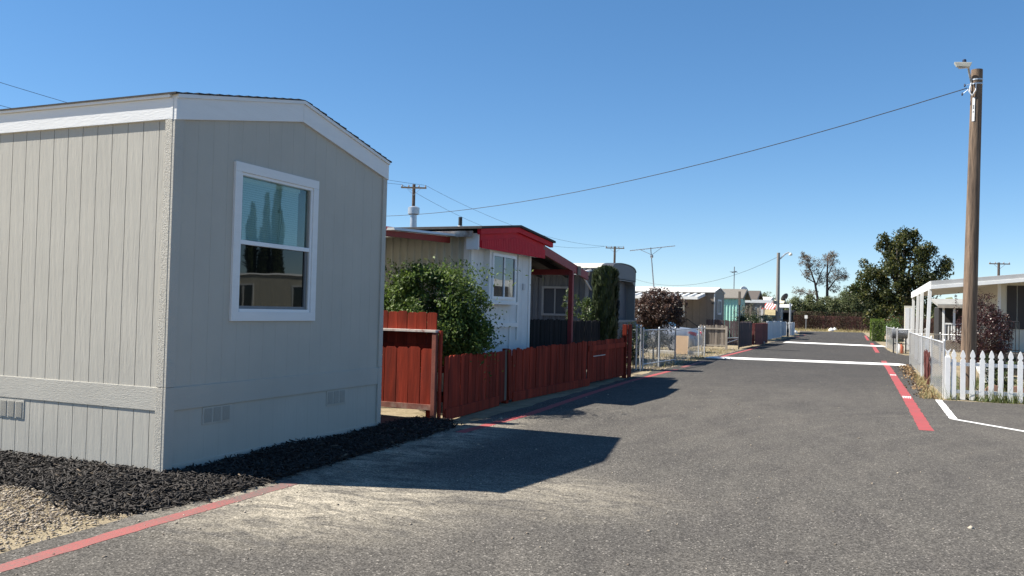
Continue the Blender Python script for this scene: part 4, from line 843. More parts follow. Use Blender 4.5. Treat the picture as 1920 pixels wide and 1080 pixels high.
# striped awning
sa = thing('striped_awning', 'red and white striped awning on a far home', 'awning', (-7.6, 74.5, 2.3))
for i in range(9):
    a = gd(1449-i*2.3, 567, 74); x1 = -7.0-i*.12
    MB().prism([(-7.05-.11*i, 75.9, 2.95), (-7.05-.11*(i+1), 75.9, 2.95), (-7.35-.11*(i+1), 74.2, 2.2), (-7.35-.11*i, 74.2, 2.2)], (0, .02, .02)).build('stripe', M('awning_red', (.5, .05, .04), .7) if i % 2 == 0 else WHITE, sa)
MB().tube([(-7.4, 74.25, 0), (-7.4, 74.25, 2.2)], .05, 8).build('post', WHITE, sa); MB().tube([(-8.3, 74.25, 0), (-8.3, 74.25, 2.2)], .05, 8).build('post', WHITE, sa)
sd_ = thing('garden_shed', 'small shed with a mossy brown roof beside the lamp post', 'shed', (-7.1, 71, 0)); Bx(-7.7, -6.75, 70.2, 72, 0, 1.5).build('wall', M('grey_blue_paint', (.3, .32, .36), .7), sd_)
MB().prism([(-7.9, 70.0, 1.5), (-6.6, 70.0, 1.5), (-6.8, 71.1, 2.1), (-7.7, 71.1, 2.1)], (0, 0, .05)).build('roof', M('mossy_shingle', (.30, .25, .14), .9, var=.2), sd_); MB().prism([(-7.9, 72.2, 1.5), (-6.6, 72.2, 1.5), (-6.8, 71.1, 2.1), (-7.7, 71.1, 2.1)], (0, 0, .05)).build('roof', M('mossy_shingle', (.30, .25, .14), .9, var=.2), sd_)
ca = thing('patio_awning', 'plain white awning on a grey post at the last home', 'awning', (-7, 84, 0)); MB().prism([(-9.5, 83.5, 2.45), (-6.8, 83.5, 2.45), (-6.8, 86, 2.75), (-9.5, 86, 2.75)], (0, 0, .06)).build('roof_sheet', ALU, ca); MB().tube([(-6.75, 82.8, 0), (-6.75, 82.8, 2.9)], .09, 8).build('post', STEEL, ca); MB().tube([(-8.9, 83.6, 0), (-8.9, 83.6, 2.45)], .05, 8).build('post', STEEL, ca)
ds = thing('garden_shed', 'shed at the end of the left row, its open-front shade painted black', 'shed', (-8.2, 92, 0)); Bx(-9.2, -7.3, 91, 93.5, 0, 2.0).build('wall', M('shed_shade_black', (.012, .011, .012), .95, spec=.1), ds); MB().prism([(-9.4, 90.8, 2.0), (-7.1, 90.8, 2.0), (-7.1, 93.7, 2.25), (-9.4, 93.7, 2.25)], (0, 0, .06)).build('roof', M('shed_shade_black', (.02, .018, .02), .9), ds)  # shade of the open front painted as a black wall; roof shares it
def dish(label, p, r, m, aim):
    t = thing('satellite_dish', label, 'dish', tuple(p)); p = Vector(p); aim = Vector(aim).normalized(); a = aim.cross(Vector((0, 0, 1))).normalized(); b = a.cross(aim); c = p+Vector((0, 0, .55)); vs = [c]; fs_ = []; n_ = 16
    for j in (1, 2, 3):
        rr = r*j/3; vs += [c+a*(rr*math.cos(2*math.pi*i/n_))+b*(rr*1.1*math.sin(2*math.pi*i/n_))+aim*(.35*rr*rr/r) for i in range(n_)]
    fs_ = [(0, 1+i, 1+(i+1) % n_) for i in range(n_)]+[(1+j*n_+i, 1+(j+1)*n_+i, 1+(j+1)*n_+(i+1) % n_, 1+j*n_+(i+1) % n_) for j in (0, 1) for i in range(n_)]
    o = MB().add(vs, fs_).build('reflector', m, t, smooth=1, fix=False); md = o.modifiers.new('th', 'SOLIDIFY'); md.thickness = .02
    MB().tube([p, c-aim*.03], .025, 6).build('mast', STEEL, t); MB().tube([c-b*r, c+aim*r*.9], .012, 5).build('feed_arm', STEEL, t); return t
dish('white satellite dish on the ridge behind the teal roof', gd(1394, 555, 60)-Vector((0, 0, .2)), .30, WHITE, (.6, -.8, .35)); dish('smaller white satellite dish left of its twin on the teal home', gd(1383, 555, 60)-Vector((0, 0, .32)), .16, WHITE, (.5, -.8, .3)); dish('dark satellite dish seen from behind on the last left roof', Vector((-7.6, 87.5, 2.9)), .42, M('dark_dish', (.05, .05, .055), .5), (-.6, .5, .5))
# distant lamp post
lp_ = gnd(1457, 632); lp = thing('street_lamp', 'slim grey lamp post far down the left side of the lane', 'lamp post', tuple(lp_)); zt = gy(1456, 474, lp_.y).z
MB().tube([tuple(lp_), (lp_.x, lp_.y, zt)], [.17, .12], 12).build('pole', M('grey_wood_pole', (.23, .215, .2), .8, var=.2, stretch=(1, 1, .1)), lp, smooth=.6)
ap = [Vector((lp_.x+.1, lp_.y, zt-.5)), Vector((lp_.x+.5, lp_.y, zt-.1)), Vector((lp_.x+.8, lp_.y-.0, zt+.05))]; MB().tube(ap, .055, 6).build('arm', STEEL, lp); MB().lathe(ap[2]+Vector((.1, 0, -.28)), [(.06, 0), (.14, .04), (.14, .14), (.08, .22)], 10).build('lamp_head', M('lamp_shell', (.6, .58, .5), .4), lp, smooth=.6)
b_ = thing('bicycle', 'dark bicycle leaning by the small white fence', 'bicycle', (-5.95, 71, 0))
for y in (70.6, 71.6): MB().tube([(-5.95, y+.33*math.cos(i*math.pi/8), .34+.33*math.sin(i*math.pi/8)) for i in range(17)], .025, 5).build('wheel', M('black_pipe'), b_)
mb = MB(); [mb.tube([(-5.95, *a), (-5.95, *c)], .02, 5) for a, c in (((70.6, .34), (71.05, .36)), ((71.05, .36), (71.4, .8)), ((70.85, .8), (71.4, .8)), ((70.85, .9), (71.05, .36)), ((70.6, .34), (70.85, .8)), ((71.6, .34), (71.38, 1.0)))]; mb.build('frame', M('black_pipe'), b_)
MB().bar((-5.95, 70.75, .93), (-5.95, 71.0, .93), .12, .05).build('saddle', M('black_pipe'), b_); MB().tube([(-6.2, 71.38, 1.02), (-5.7, 71.38, 1.02)], .018, 5).build('handlebar', M('black_pipe'), b_)
# ------------------------------------------------------------------ right side: utility pole with lamp
pbx, pbY = gy(1814, 690, 22.0).x, 22.0; ptop = gy(1832, 131, 22.0)
up_ = thing('utility_pole', 'tall weathered wooden pole with a small lamp behind the picket fence', 'utility pole', (pbx, pbY, 0))
pm, n, b, _ = newmat('pole_wood'); v = pos(n, (1, 1, .06)); c = mixc(n, noise(n, v, 14, 7, .7, .35, .65), (.07, .048, .034), (.24, .165, .11)); c = mixc(n, noise(n, pos(n, (1, 1, .02)), 40, 4, .6, .55, .7), c, (.05, .035, .025))
n.links.new(c, b.inputs['Base Color']); b.inputs['Roughness'].default_value = .85; bump(n, b, noise(n, v, 40, 6, .7, .2, .8), .8, .02)
pp = [Vector((pbx, pbY, -.1)).lerp(Vector(ptop), f) for f in (0, .2, .45, .7, .9, 1)]
MB().tube(pp, [.165, .155, .143, .13, .122, .12], 20).build('shaft', pm, up_, smooth=.6)
def onpole(py): return Vector(gy(1814+(690-py)*18/559, py, 22.0))
t0 = onpole(150); e0 = Vector(gy(1808, 124, 21.7))
MB().tube([onpole(160)+Vector((-.10, -.06, 0)), onpole(140)+Vector((-.16, -.1, 0)), Vector((t0.x-.2, 21.8, e0.z+.02)), e0+Vector((.08, 0, .02))], .024, 8).build('lamp_arm', STEEL, up_, smooth=True)
hd = MB(); c = e0+Vector((-.02, -.02, 0)); q = [(.17, -.10, .0), (.17, .10, .0), (-.19, .08, .045), (-.19, -.08, .045)]
hd.add([c+Vector(p)+Vector((0, 0, .045)) for p in q]+[c+Vector((p[0]*.72, p[1]*.75, p[2]-.055)) for p in q], [(0, 1, 2, 3), (7, 6, 5, 4), (0, 4, 5, 1), (1, 5, 6, 2), (2, 6, 7, 3), (3, 7, 4, 0)])
lh = hd.build('lamp_head', M('lamp_shell', (.6, .58, .5), .4), up_, bevel=.008); hd2 = Bx(c.x-.10, c.x+.10, c.y-.055, c.y+.055, c.z-.048, c.z-.042).build('lens', M('lamp_lens', (.22, .19, .15), .3), lh)
MB().lathe(c+Vector((.02, 0, .065)), [(.042, 0), (.042, .07), (.03, .085)], 12).build('photocell', M('dark_blue_plastic', (.02, .025, .05), .4), up_, smooth=.6)
for py in (150, 158): o_ = onpole(py); MB().lathe(o_-Vector((0, 0, .02)), [(.131, 0), (.131, .03)], 16).build('band', STEEL, up_)
o_ = onpole(165); MB().tube([o_+Vector((-.12, -.09, .1)), o_+Vector((-.16, -.12, -.1)), o_+Vector((-.10, -.14, -.2)), o_+Vector((-.03, -.14, -.08)), o_+Vector((-.02, -.135, .1))], .014, 6).build('conduit', M('white_pipe', (.72, .72, .72), .4), up_)
for dx, dz in ((-.25, .02), (-.30, -.18), (-.16, -.08)): MB().lathe(o_+Vector((dx, -.1, dz)), [(.012, 0), (.022, .02), (.012, .07)], 8).build('insulator', M('dark_blue_plastic', (.02, .025, .05), .4), up_)
mb = MB(); [mb.tube([o_+Vector((-.13, -.1, dz2)), o_+Vector((dx, -.1, dz+.03))], .005, 4) for dx, dz, dz2 in ((-.25, .02, .08), (-.30, -.18, .0), (-.16, -.08, .05))]; mb.build('bracket_wire', STEEL, up_)
p0, p1 = onpole(185), onpole(229); nd = Vector((-.45, -.89, 0)).normalized()
MB().bar(p0+nd*.13, p1+nd*.13, .055, .006, (nd.x, nd.y, 0)).build('number_tag', M('silver_tag', (.62, .63, .64), .45, .2), up_)
tg = MB(); 
for i in range(9):
    if i in (5, 6): continue
    f = .33+.036*i; pq_ = p0.lerp(p1, f)+nd*.1345; side = nd.cross(Vector((0, 0, 1))); w = .012 if i % 2 else .016
    tg.add([pq_-side*w-Vector((0, 0, .007)), pq_+side*w-Vector((0, 0, .007)), pq_+side*w+Vector((0, 0, .007)), pq_-side*w+Vector((0, 0, .007))], [(0, 1, 2, 3)])
tg.build('tag_marks', M('tag_black', (.03, .03, .03), .6), up_)
# ------------------------------------------------------------------ wires
WIRE = M('black_wire', (.03, .03, .032), .6)
def wire(label, p, q, sag, r=.012):
    p = Vector(p); q = Vector(q); P = [p.lerp(q, i/24)-Vector((0, 0, sag*4*(i/24)*(1-i/24))) for i in range(25)]; tag(MB().tube(P, r, 5).build('overhead_wire', WIRE, None), label, 'wire')
wire('long service wire sagging from the tall right pole to the left', onpole(166)+Vector((-.2, -.1, 0)), gd(560, 400, 46), 1.15, .011)
def crosspole(label, p, ztop, arms, r=.15, wide=2.4, ang=0):
    t = thing('utility_pole', label, 'utility pole', (p[0], p[1], 0)); p = Vector((p[0], p[1], 0)); MB().tube([p, p+Vector((0, 0, ztop))], [r*1.3, r], 10).build('shaft', M('dark_pole_wood', (.08, .06, .05), .9, var=.2), t); d = Vector((math.cos(ang), math.sin(ang), 0)); e = []
    for dz in arms:
        a = p+Vector((0, 0, ztop-dz)); n_ = Vector((-d.y, d.x, 0))*-.2; MB().bar(a-d*wide/2+n_, a+d*wide/2+n_, .12, .14).build('cross_arm', M('crossarm_wood', (.26, .2, .14), .85), t)
        for s_ in (-.46, -.2, .2, .46):
            c = a+d*wide*s_+n_+Vector((0, 0, .06)); MB().lathe(c, [(.05, 0), (.08, .08), (.05, .2)], 8).build('insulator', M('insulator_grey', (.3, .3, .32), .4), t); e.append(c+Vector((0, 0, .2)))
        for s_ in (-1, 1): MB().tube([a+d*wide*.3*s_+n_, a-Vector((0, 0, .7))+n_], .02, 4).build('brace', STEEL, t)
    return e
PA = gd(772, 500, 80); PB = gd(1152, 500, 118); PR = gd(1872, 560, 112)
za = gd(772, 345, 80).z; zb_ = gd(1152, 462, 118).z; zr_ = gd(1872, 492, 112).z
ea = crosspole('wooden power pole with crossarm rising behind the roof of the white home', PA, za, (.35,), ang=.45); eb = crosspole('distant power pole with one crossarm behind the grey trailer', PB, zb_, (.25,), ang=.42, wide=2.6); crosspole('distant power pole with two crossarms above the right porch', PR, zr_, (.2, 2.1), ang=.35, wide=2.7)
wire('upper power line between the two left power poles', ea[3], eb[3], 1.6, .014); wire('lower power line between the two left power poles', ea[0], eb[0], 2.2, .014)
z0_ = Vector((-46, 15, za+1)); wire('upper power line above the grey home roof', ea[3], z0_+Vector((.8, 0, .4)), 1.3, .014); wire('lower power line above the grey home roof', ea[0], z0_+Vector((-.6, 0, -.9)), 1.2, .014)
wire('thin wire running left from the distant lamp post', (lp_.x, lp_.y, zt-.3), gd(1190, 523, 95), 1.4, .013)
# tv antennas
an = thing('tv_antenna', 'long boom television antenna on a guyed mast over the tan home', 'antenna', tuple(gd(1226, 540, 50)))
mb_ = gd(1226, 540, 50); mt = gd(1220, 464, 50); ANT = M('antenna_metal', (.22, .23, .25), .5, .5)
MB().tube([mb_, mt], [.04, .025], 6).build('mast', ANT, an); b0_, b1_ = gd(1181, 470, 50), gd(1266, 461, 50); MB().tube([b0_, b1_], .022, 6).build('boom', ANT, an)
for i in range(13):
    c = b0_.lerp(b1_, .04+.92*i/12); L_ = .55-.025*i; dd = (b1_-b0_).normalized().cross(Vector((0, 0, 1))).normalized(); MB().tube([c-dd*L_, c+dd*L_], .010, 4).build('element', ANT, an)
m2 = gd(1222, 478, 50); MB().tube([gd(1200, 468, 50), m2], .014, 4).build('brace', ANT, an); MB().tube([gd(1241, 464, 50), m2], .014, 4).build('brace', ANT, an)
MB().lathe(gd(1222, 484, 50), [(.05, 0), (.09, .05), (.09, .15), (.05, .2)], 8).build('rotor', ANT, an)
a2 = thing('tv_antenna', 'short mast antenna above the teal home roof', 'antenna', tuple(gd(1376, 545, 58))); MB().tube([gd(1376, 548, 58), gd(1377, 500, 58)], .03, 6).build('mast', ANT, a2); MB().tube([gd(1372, 511, 58), gd(1381, 509, 58)], .035, 5).build('boom', ANT, a2)
for px in (1373, 1376, 1379): c = gd(px, 510, 58); MB().tube([c-Vector((.1, .4, 0)), c+Vector((.1, .4, 0))], .015, 4).build('element', ANT, a2)
# ------------------------------------------------------------------ picket fence
pk = thing('picket_fence', 'white picket fence with gothic tops at the right corner of the lane', 'fence', (2.6, 19.5, 0))
outl = [(-.047, 0), (.047, 0), (.047, .80), (.030, .815), (.027, .835), (.047, .86), (.045, .895), (.032, .94), (.012, .985), (0, 1.0), (-.012, .985), (-.032, .94), (-.045, .895), (-.047, .86), (-.027, .835), (-.030, .815), (-.047, .80)]
PKM = M('white_vinyl_picket', (.74, .74, .73), .5, var=.04, vs=4, dirt=(.52, .48, .42), dscale=3, dlo=.6, dhi=.85)
pkm = MB().prism([(x, -.011, z) for x, z in outl], (0, .022, 0)).mesh('picket', PKM, bevel=.002)
x = 1.62; zt_ = 1.02
while x < 7: inst('picket', pkm, (x, 19.49+random.uniform(-.004, .004), .0), pk, (random.uniform(-.01, .01), random.uniform(-.012, .012), 0), (1, 1, zt_+random.uniform(-.008, .008))); x += .1685
for z in (.16, .72): MB().bar((1.5, 19.53, z), (7, 19.53, z), .03, .07).build('rail', PKM, pk, bevel=.003)
Bx(1.46, 1.56, 19.47, 19.57, 0, .86).build('post', PKM, pk, bevel=.004); MB().prism([(1.465, 19.5, .855), (1.555, 19.5, .855), (1.53, 19.5, .93), (1.57, 19.5, 1.03), (1.51, 19.5, .98), (1.45, 19.5, 1.03), (1.49, 19.5, .93)], (0, .03, 0)).build('broken_finial', PKM, pk)
for x in (4.0, 6.4): Bx(x-.045, x+.045, 19.55, 19.64, 0, .95).build('post', PKM, pk)
# chain link along the lane, right
chain('galvanised chain link fence running away from the picket fence', [(1.46, 19.75), (1.44, 23.3), (1.42, 26.9), (1.4, 33.8)], 1.14, .085, r=.0016)
chain('chain link cross fence behind the purple shrub', [(1.4, 33.8), (2.4, 34.2), (4.3, 34.2)], 1.1, .085)
chain('farther chain link fence in front of the smoker', [(.95, 52), (1.18, 46.3), (1.25, 43.2), (2.4, 43.0)], 1.15, .085)
# red twig bundle tied on the chain link
tb = thing('twig_bundle', 'two bundles of dull red twigs woven on the chain link fence', 'twigs', (1.44, 24.0, 0)); TW = M('red_twig', (.12, .035, .03), .8, var=.3)
for cy in (23.4, 24.5):
    mb = MB()
    for i in range(34):
        y = cy+random.uniform(-.3, .3); mb.tube([(1.40+random.uniform(-.05, .03), y*.5+cy*.5, .02), (1.39+random.uniform(-.05, .03), y+random.uniform(-.06, .06), .45), (1.40+random.uniform(-.06, .03), y+random.uniform(-.12, .12), .80+random.uniform(-.12, .05))], .009, 4)
    mb.build('bundle', TW, tb, fix=False)
# litter and grass at the fence foot
LLEAF = leafmat('fallen_leaf', (.10, .05, .025), (.34, .22, .10), (.48, .40, .26), .8, .1)
k = 1500; y = rng.uniform(19.2, 40, k); x = 1.32-np.abs(rng.normal(0, .16, k))+np.where(y > 33, .8, 0); P = np.stack([x, y, 0*x+.012], 1); V, Q = leaves(P, .075, 3.0, .6); tag(fastmesh('fallen_leaves', V, Q, LLEAF), 'dry fallen leaves along the foot of the chain link fence', 'leaves', kind='stuff')
grass('dry_grass', 'straw coloured grass tuft strip at the chain link fence corner', [(1.0, 19.15), (1.42, 19.15), (1.42, 27), (1.22, 27)], 800, .11)
LGR = leafmat('green_grass_blade', (.05, .08, .02), (.13, .16, .045), (.34, .29, .13), .7, .3)
grass('lawn_grass', 'patchy green and straw grass behind the picket fence', [(1.5, 19.35), (7, 19.35), (7, 27), (1.5, 27)], 9000, .11, LGR); grass('lawn_grass', 'low weeds growing through the picket bottoms', [(1.5, 19.3), (7, 19.3), (7, 19.75), (1.5, 19.75)], 2600, .17, LGR)
# purple shrub
LPU = leafmat('purple_leaf', (.022, .010, .012), (.075, .03, .03), (.14, .06, .045), .4, .25)
ps_ = gd(1850, 620, 24.5); ex = np.concatenate([rng.normal((gd(1838, 590, 24.5).x, ps_.y, 2.15), (.07, .07, .14), (200, 3)), rng.normal((gd(1850, 560, 24.5).x, ps_.y, 2.3), (.14, .1, .08), (150, 3)), rng.normal((gd(1795, 560, 24.5).x, ps_.y, 2.1), (.03, .03, .16), (70, 3))])
plant('purple_shrub', 'purple leaved shrub behind the tall wooden pole', 'shrub', (ps_.x-.1, ps_.y, 0), (ps_.x-.12, ps_.y, 1.25), (.78, .7, .88), 130, 120, (.2, .2, .2), .05, LPU, .04, k=22, extra=ex, elong=.55)
# garden bits behind pickets
sc = M('terracotta_scallop', (.26, .15, .11), .85, var=.15)
for i, x in enumerate((2.55, 3.0, 3.62)):
    mb = MB(); mb.prism([(x+.19*math.cos(math.pi*j/10), 21.2, .02+.2*math.sin(math.pi*j/10)) for j in range(11)], (0, .05, 0)); tag(mb.build('garden_edging', sc, None, bevel=.006), ('left', 'middle', 'right')[i]+' scalloped terracotta edging block seen through the pickets', 'edging')
tag(Bx(2.1, 5.5, 20.9, 20.98, -.02, .10).build('timber_edging', M('pale_wood'), None, bevel=.004), 'long pale timber edging behind the picket fence', 'edging')
plant('shrub', 'low dark green plant behind the pickets', 'shrub', (2.95, 22.2, 0), (2.95, 22.2, .4), (.6, .4, .38), 30, 40, (.16, .16, .14), .08, LMIX, .02, k=6)
wp = gd(1848, 697, 22.0); tp = thing('planter_pot', 'white urn planter glimpsed between the pickets', 'planter', (wp.x, wp.y, 0)); MB().lathe((wp.x, wp.y, 0), [(.13, 0), (.09, .06), (.08, .16), (.2, .3), (.23, .48), (.2, .52)], 16).build('urn', WHITE, tp, smooth=.8)
P, cen = crown_pts((wp.x, wp.y, .6), (.2, .2, .14), 10, 26, (.08, .08, .08)); V, Q = leaves(P, .06); fastmesh('foliage', V, Q, LMIX, tp)
# ------------------------------------------------------------------ right home with the long porch roof
CREAM = M('cream_siding', (.60, .56, .45), .55, var=.05); X9, Y9 = 4.0, 32.3
h9 = thing('mobile_home', 'cream mobile home with dark shutters at the right edge', 'mobile home', (11, 36, 0))
Bx(X9+.03, 20, Y9+.03, 40, .1, 2.94).build('wall_core', CREAM, h9)
x = X9
while x < 20: Bx(x+.003, x+.297, Y9, Y9+.03, .62, 2.94).build('siding_board', CREAM, h9, bevel=.002); x += .3
for k in range(26): Bx(X9, X9+.03, Y9+k*.3+.003, Y9+k*.3+.297, .62, 2.94).build('siding_board', CREAM, h9)
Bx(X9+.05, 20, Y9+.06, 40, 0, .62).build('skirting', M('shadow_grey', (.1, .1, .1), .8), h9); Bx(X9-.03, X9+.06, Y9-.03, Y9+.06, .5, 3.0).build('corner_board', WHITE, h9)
sh_ = M('dark_shutter', (.035, .03, .028), .7); x0 = gy(1888, 560, Y9).x
Bx(x0, x0+.28, Y9-.03, Y9-.002, 1.38, 2.82).build('shutter', sh_, h9); Bx(x0+.31, x0+.58, Y9-.03, Y9-.002, 1.38, 2.82).build('shutter', sh_, h9); Bx(x0+.9, x0+1.8, Y9-.02, Y9-.001, .65, 2.7).build('door', sh_, h9)
tl = Bx(x0+.68, x0+.76, Y9-.14, Y9-.002, 2.15, 2.4).build('wall_lantern', M('black_pipe'), h9)
for i in range(3): window(h9, '-y', 8+i*3.6, 9.4+i*3.6, 1.4, 2.5, Y9, WHITE, True, .08, .03)
MB().prism([(X9+.02, Y9-.05, 2.95), (X9+.02, 40.3, 2.95), (X9+.02, 36.2, 3.2)], (16., 0, 0)).build('roof', M('white_roof_coating'), h9)
pr = thing('porch_roof', 'long white metal porch roof on slanting posts at the right', 'porch', (3, 36, 0))
E1 = gy(1747, 527, 31.2); E2 = gy(1711, 552, 44.0); E3 = gy(1922, 514, 31.2)
zA, zC = E1.z, E3.z+.02
sl_ = (zC-zA)/(E3.x-E1.x)
mb = MB(); xr = 9.5; zx = lambda x: zA+(x-E1.x)*sl_
MB().prism([(E1.x, 31.2, zA-.22), (xr, 31.2, zx(xr)-.22), (xr, 31.2, zx(xr)-.02), (E1.x, 31.2, zA-.02)], (E2.x-E1.x, 12.8, 0)).build('roof_sheet', M('pale_soffit', (.5, .48, .44), .6, var=.08), pr)
MB().prism([(E1.x-.02, 31.15, zA-.26), (xr, 31.15, zx(xr)-.26), (xr, 31.15, zx(xr)), (E1.x-.02, 31.15, zA)], (0, .05, 0)).build('front_fascia', M('grey_fascia', (.42, .42, .41), .5, var=.08), pr, bevel=.006); MB().prism([(E1.x-.03, 31.12, zA-.27), (xr, 31.12, zx(xr)-.27), (xr, 31.12, zx(xr)-.15), (E1.x-.03, 31.12, zA-.15)], (0, .03, 0)).build('gutter', WHITE, pr, bevel=.006)
MB().bar((E1.x-.03, 31.2, zA-.14), (E2.x-.03, 44, zA-.14), .05, .27).build('side_fascia', WHITE, pr, bevel=.006)
for (pt, pb_, Y) in ((1744, 1737, 31.4), (1729, 1726, 34.8), (1722, 1718, 38.2), (1713, 1711, 43.6)):
    a = gy(pt, 560, Y); bq = gy(pb_, 640, Y); MB().bar((bq.x, Y, 0), (a.x+(a.x-bq.x)*(zA-.1-a.z)/(a.z-bq.z+1e-6)*0, Y, zA-.12), .11, .09, (0, 1, 0)).build('post', WHITE, pr, bevel=.004)
rl = thing('step_railing', 'black iron step railing before the cream home', 'railing', (4.6, 30.6, 0)); IR = M('black_iron', (.02, .02, .022), .5)
xa_, xb_ = gy(1877, 605, 30.2).x, gy(1911, 605, 30.2).x; MB().tube([(xa_, 30.2, 1.62), (xb_, 30.2, 1.62)], .016, 6).build('handrail', IR, rl); MB().tube([(xa_, 30.2, .74), (xb_, 30.2, .74)], .014, 6).build('bottom_rail', IR, rl)
for i in range(6): x = xa_+(xb_-xa_)*i/5; MB().tube([(x, 30.2, .62), (x, 30.2, 1.62)], .012, 6).build('baluster', IR, rl)
ps2 = thing('porch_steps', 'dark porch landing below the iron railing', 'steps', (5, 31.2, 0)); Bx(xa_-.1, 7, 30.1, 32.2, 0, .62).build('landing', M('dark_deck', (.05, .045, .04), .8, var=.2), ps2); Bx(xa_-.4, 7, 29.6, 30.08, 0, .3).build('tread', M('dark_deck'), ps2)
# home behind, with a white railing porch
h10 = thing('mobile_home', 'home with a white railed porch, wall blackened for porch shade, behind the chain link cross fence', 'mobile home', (6, 52, 0))
a, bq = gy(1768, 600, 50).x, 12.; Bx(a-.1, bq, 51.5, 55, .2, 2.34).build('wall', M('porch_shade_black', (.02, .018, .017), .8), h10); MB().prism([(a-.3, 49.4, 2.35), (bq, 49.4, 2.35), (bq, 55, 2.75), (a-.3, 55, 2.75)], (0, 0, .12)).build('roof', M('dim_roof', (.3, .29, .26), .7, var=.2), h10); MB().bar((a-.3, 49.38, 2.34), (bq, 49.38, 2.34), .06, .14).build('roof_beam', M('pale_wood'), h10)  # near-black wall colour paints in the shade under the porch roof
Bx(a-.1, bq, 49.6, 51.5, 0, .55).build('porch_deck', OLDW, h10)
for x in (a, a+.5, a+2.3, a+4.6): Bx(x-.05, x+.05, 49.62, 49.72, .55, 2.34).build('post', WHITE, h10)
MB().bar((a, 49.66, 1.45), (a+4.6, 49.66, 1.45), .06, .08).build('porch_rail', WHITE, h10)
for i in range(32): x = a+.1+i*.14; Bx(x-.03, x+.03, 49.65, 49.68, .6, 1.42).build('baluster', WHITE, h10)
window(h10, '-y', a+3.2, a+4.2, 1.3, 2.2, 51.5, WHITE, False)
# smoker
sm = thing('barrel_smoker', 'long grey barrel smoker on legs behind the far chain link fence', 'smoker', (1.75, 45, 0)); s0, s1 = gy(1672, 630, 44.5), gy(1702, 630, 44.5); BLK = M('black_iron')
zs = .93; MB().tube([(s0.x, 44.5, zs), (s0.x+.03, 44.5, zs), (s1.x-.03, 44.5, zs), (s1.x, 44.5, zs)], [.2, .24, .24, .2], 16).build('barrel', M('grey_barrel', (.16, .165, .17), .45, .4, var=.2), sm, smooth=.6)
for x in (s0.x+.08, s1.x-.08):
    for y in (44.3, 44.7): MB().tube([(x, y, 0), (x, y, .8)], .025, 6).build('leg', BLK, sm)
Bx(s0.x+.05, s1.x-.05, 44.25, 44.75, .42, .46).build('shelf', BLK, sm); MB().tube([(s0.x+.2, 44.25, zs+.05), (s1.x-.2, 44.25, zs+.05)], .015, 6).build('handle', STEEL, sm)
for i, (px, col, lb) in enumerate(((1686, (.7, .7, .68), 'white jug standing under the barrel smoker'), (1690, (.5, .12, .05), 'orange jug standing under the barrel smoker'))):
    p = gy(px, 650, 44.2); t = thing('jug', lb, 'jug', (p.x, 44.2, 0)); MB().lathe((p.x, 44.2, 0), [(.09, 0), (.11, .05), (.11, .3), (.05, .4), (.04, .45)], 12).build('body', M('jug_%d' % i, col, .5), t, smooth=.7); MB().lathe((p.x, 44.2, .45), [(.045, 0), (.045, .05)], 10).build('cap', M('black_pipe'), t)
bx_ = thing('storage_cabinet', 'white cabinet standing at the far end of the porch', 'cabinet', (1.9, 47, 0)); p = gy(1705, 620, 46.6); Bx(p.x-.22, p.x+.25, 46.6, 47.1, .0, 2.3).build('body', CREAM, bx_); Bx(p.x-.2, p.x+.0, 46.58, 46.6, .1, 2.2).build('door', WHITE, bx_); Bx(p.x+.03, p.x+.23, 46.58, 46.6, .1, 2.2).build('door', WHITE, bx_)
# ------------------------------------------------------------------ big tree, hedge and the planting beyond
LTR = leafmat('large_tree_leaf', (.016, .026, .008), (.075, .09, .024), (.26, .23, .08), .5, .4)
tb_ = gnd(1688, 640); TY = tb_.y; cx = lambda px, py: tuple(gy(px, py, TY))
t = thing('shade_tree', 'large dark leafed tree rising over the porch on the right', 'tree', tuple(tb_)); P = []; cen = []
for px, py, rpx, kk in ((1670, 560, 52, 46), (1640, 520, 42, 26), (1700, 500, 48, 34), (1690, 472, 24, 14), (1740, 510, 34, 18), (1712, 560, 50, 30), (1640, 570, 36, 20), (1692, 446, 9, 4), (1772, 498, 9, 4), (1660, 462, 13, 6), (1742, 472, 13, 6), (1716, 440, 7, 4), (1655, 448, 6, 2), (1610, 545, 14, 8)):
    c = cx(px, py); rr = rpx/F*TY*.93; a, b2 = crown_pts(c, (rr, rr*.9, rr), kk, 105, (max(.4, min(.55, rr*.5)),)*3, .2); P.append(a); cen += b2[:3]
P = np.concatenate(P); V, Q = leaves(P, .22, .3, .45); fastmesh('crown', V, Q, LTR, t)
mb = MB(); tt = Vector(cx(1692, 590)); mb.tube([tb_, tb_.lerp(tt, .5)+Vector((.1, 0, 0)), tt], [.3, .24, .2], 10); mb.tube([tb_+Vector((.1, 0, .1)), Vector(cx(1668, 585)), Vector(cx(1650, 545))], [.2, .14, .06], 8); limbs(mb, tt, cen, .12, 26); mb.build('trunk', BARK, t, smooth=True, fix=False)
LHG = leafmat('hedge_leaf', (.06, .10, .012), (.14, .22, .03), (.22, .28, .05), .5, .35)
hp = gnd(1640, 640)
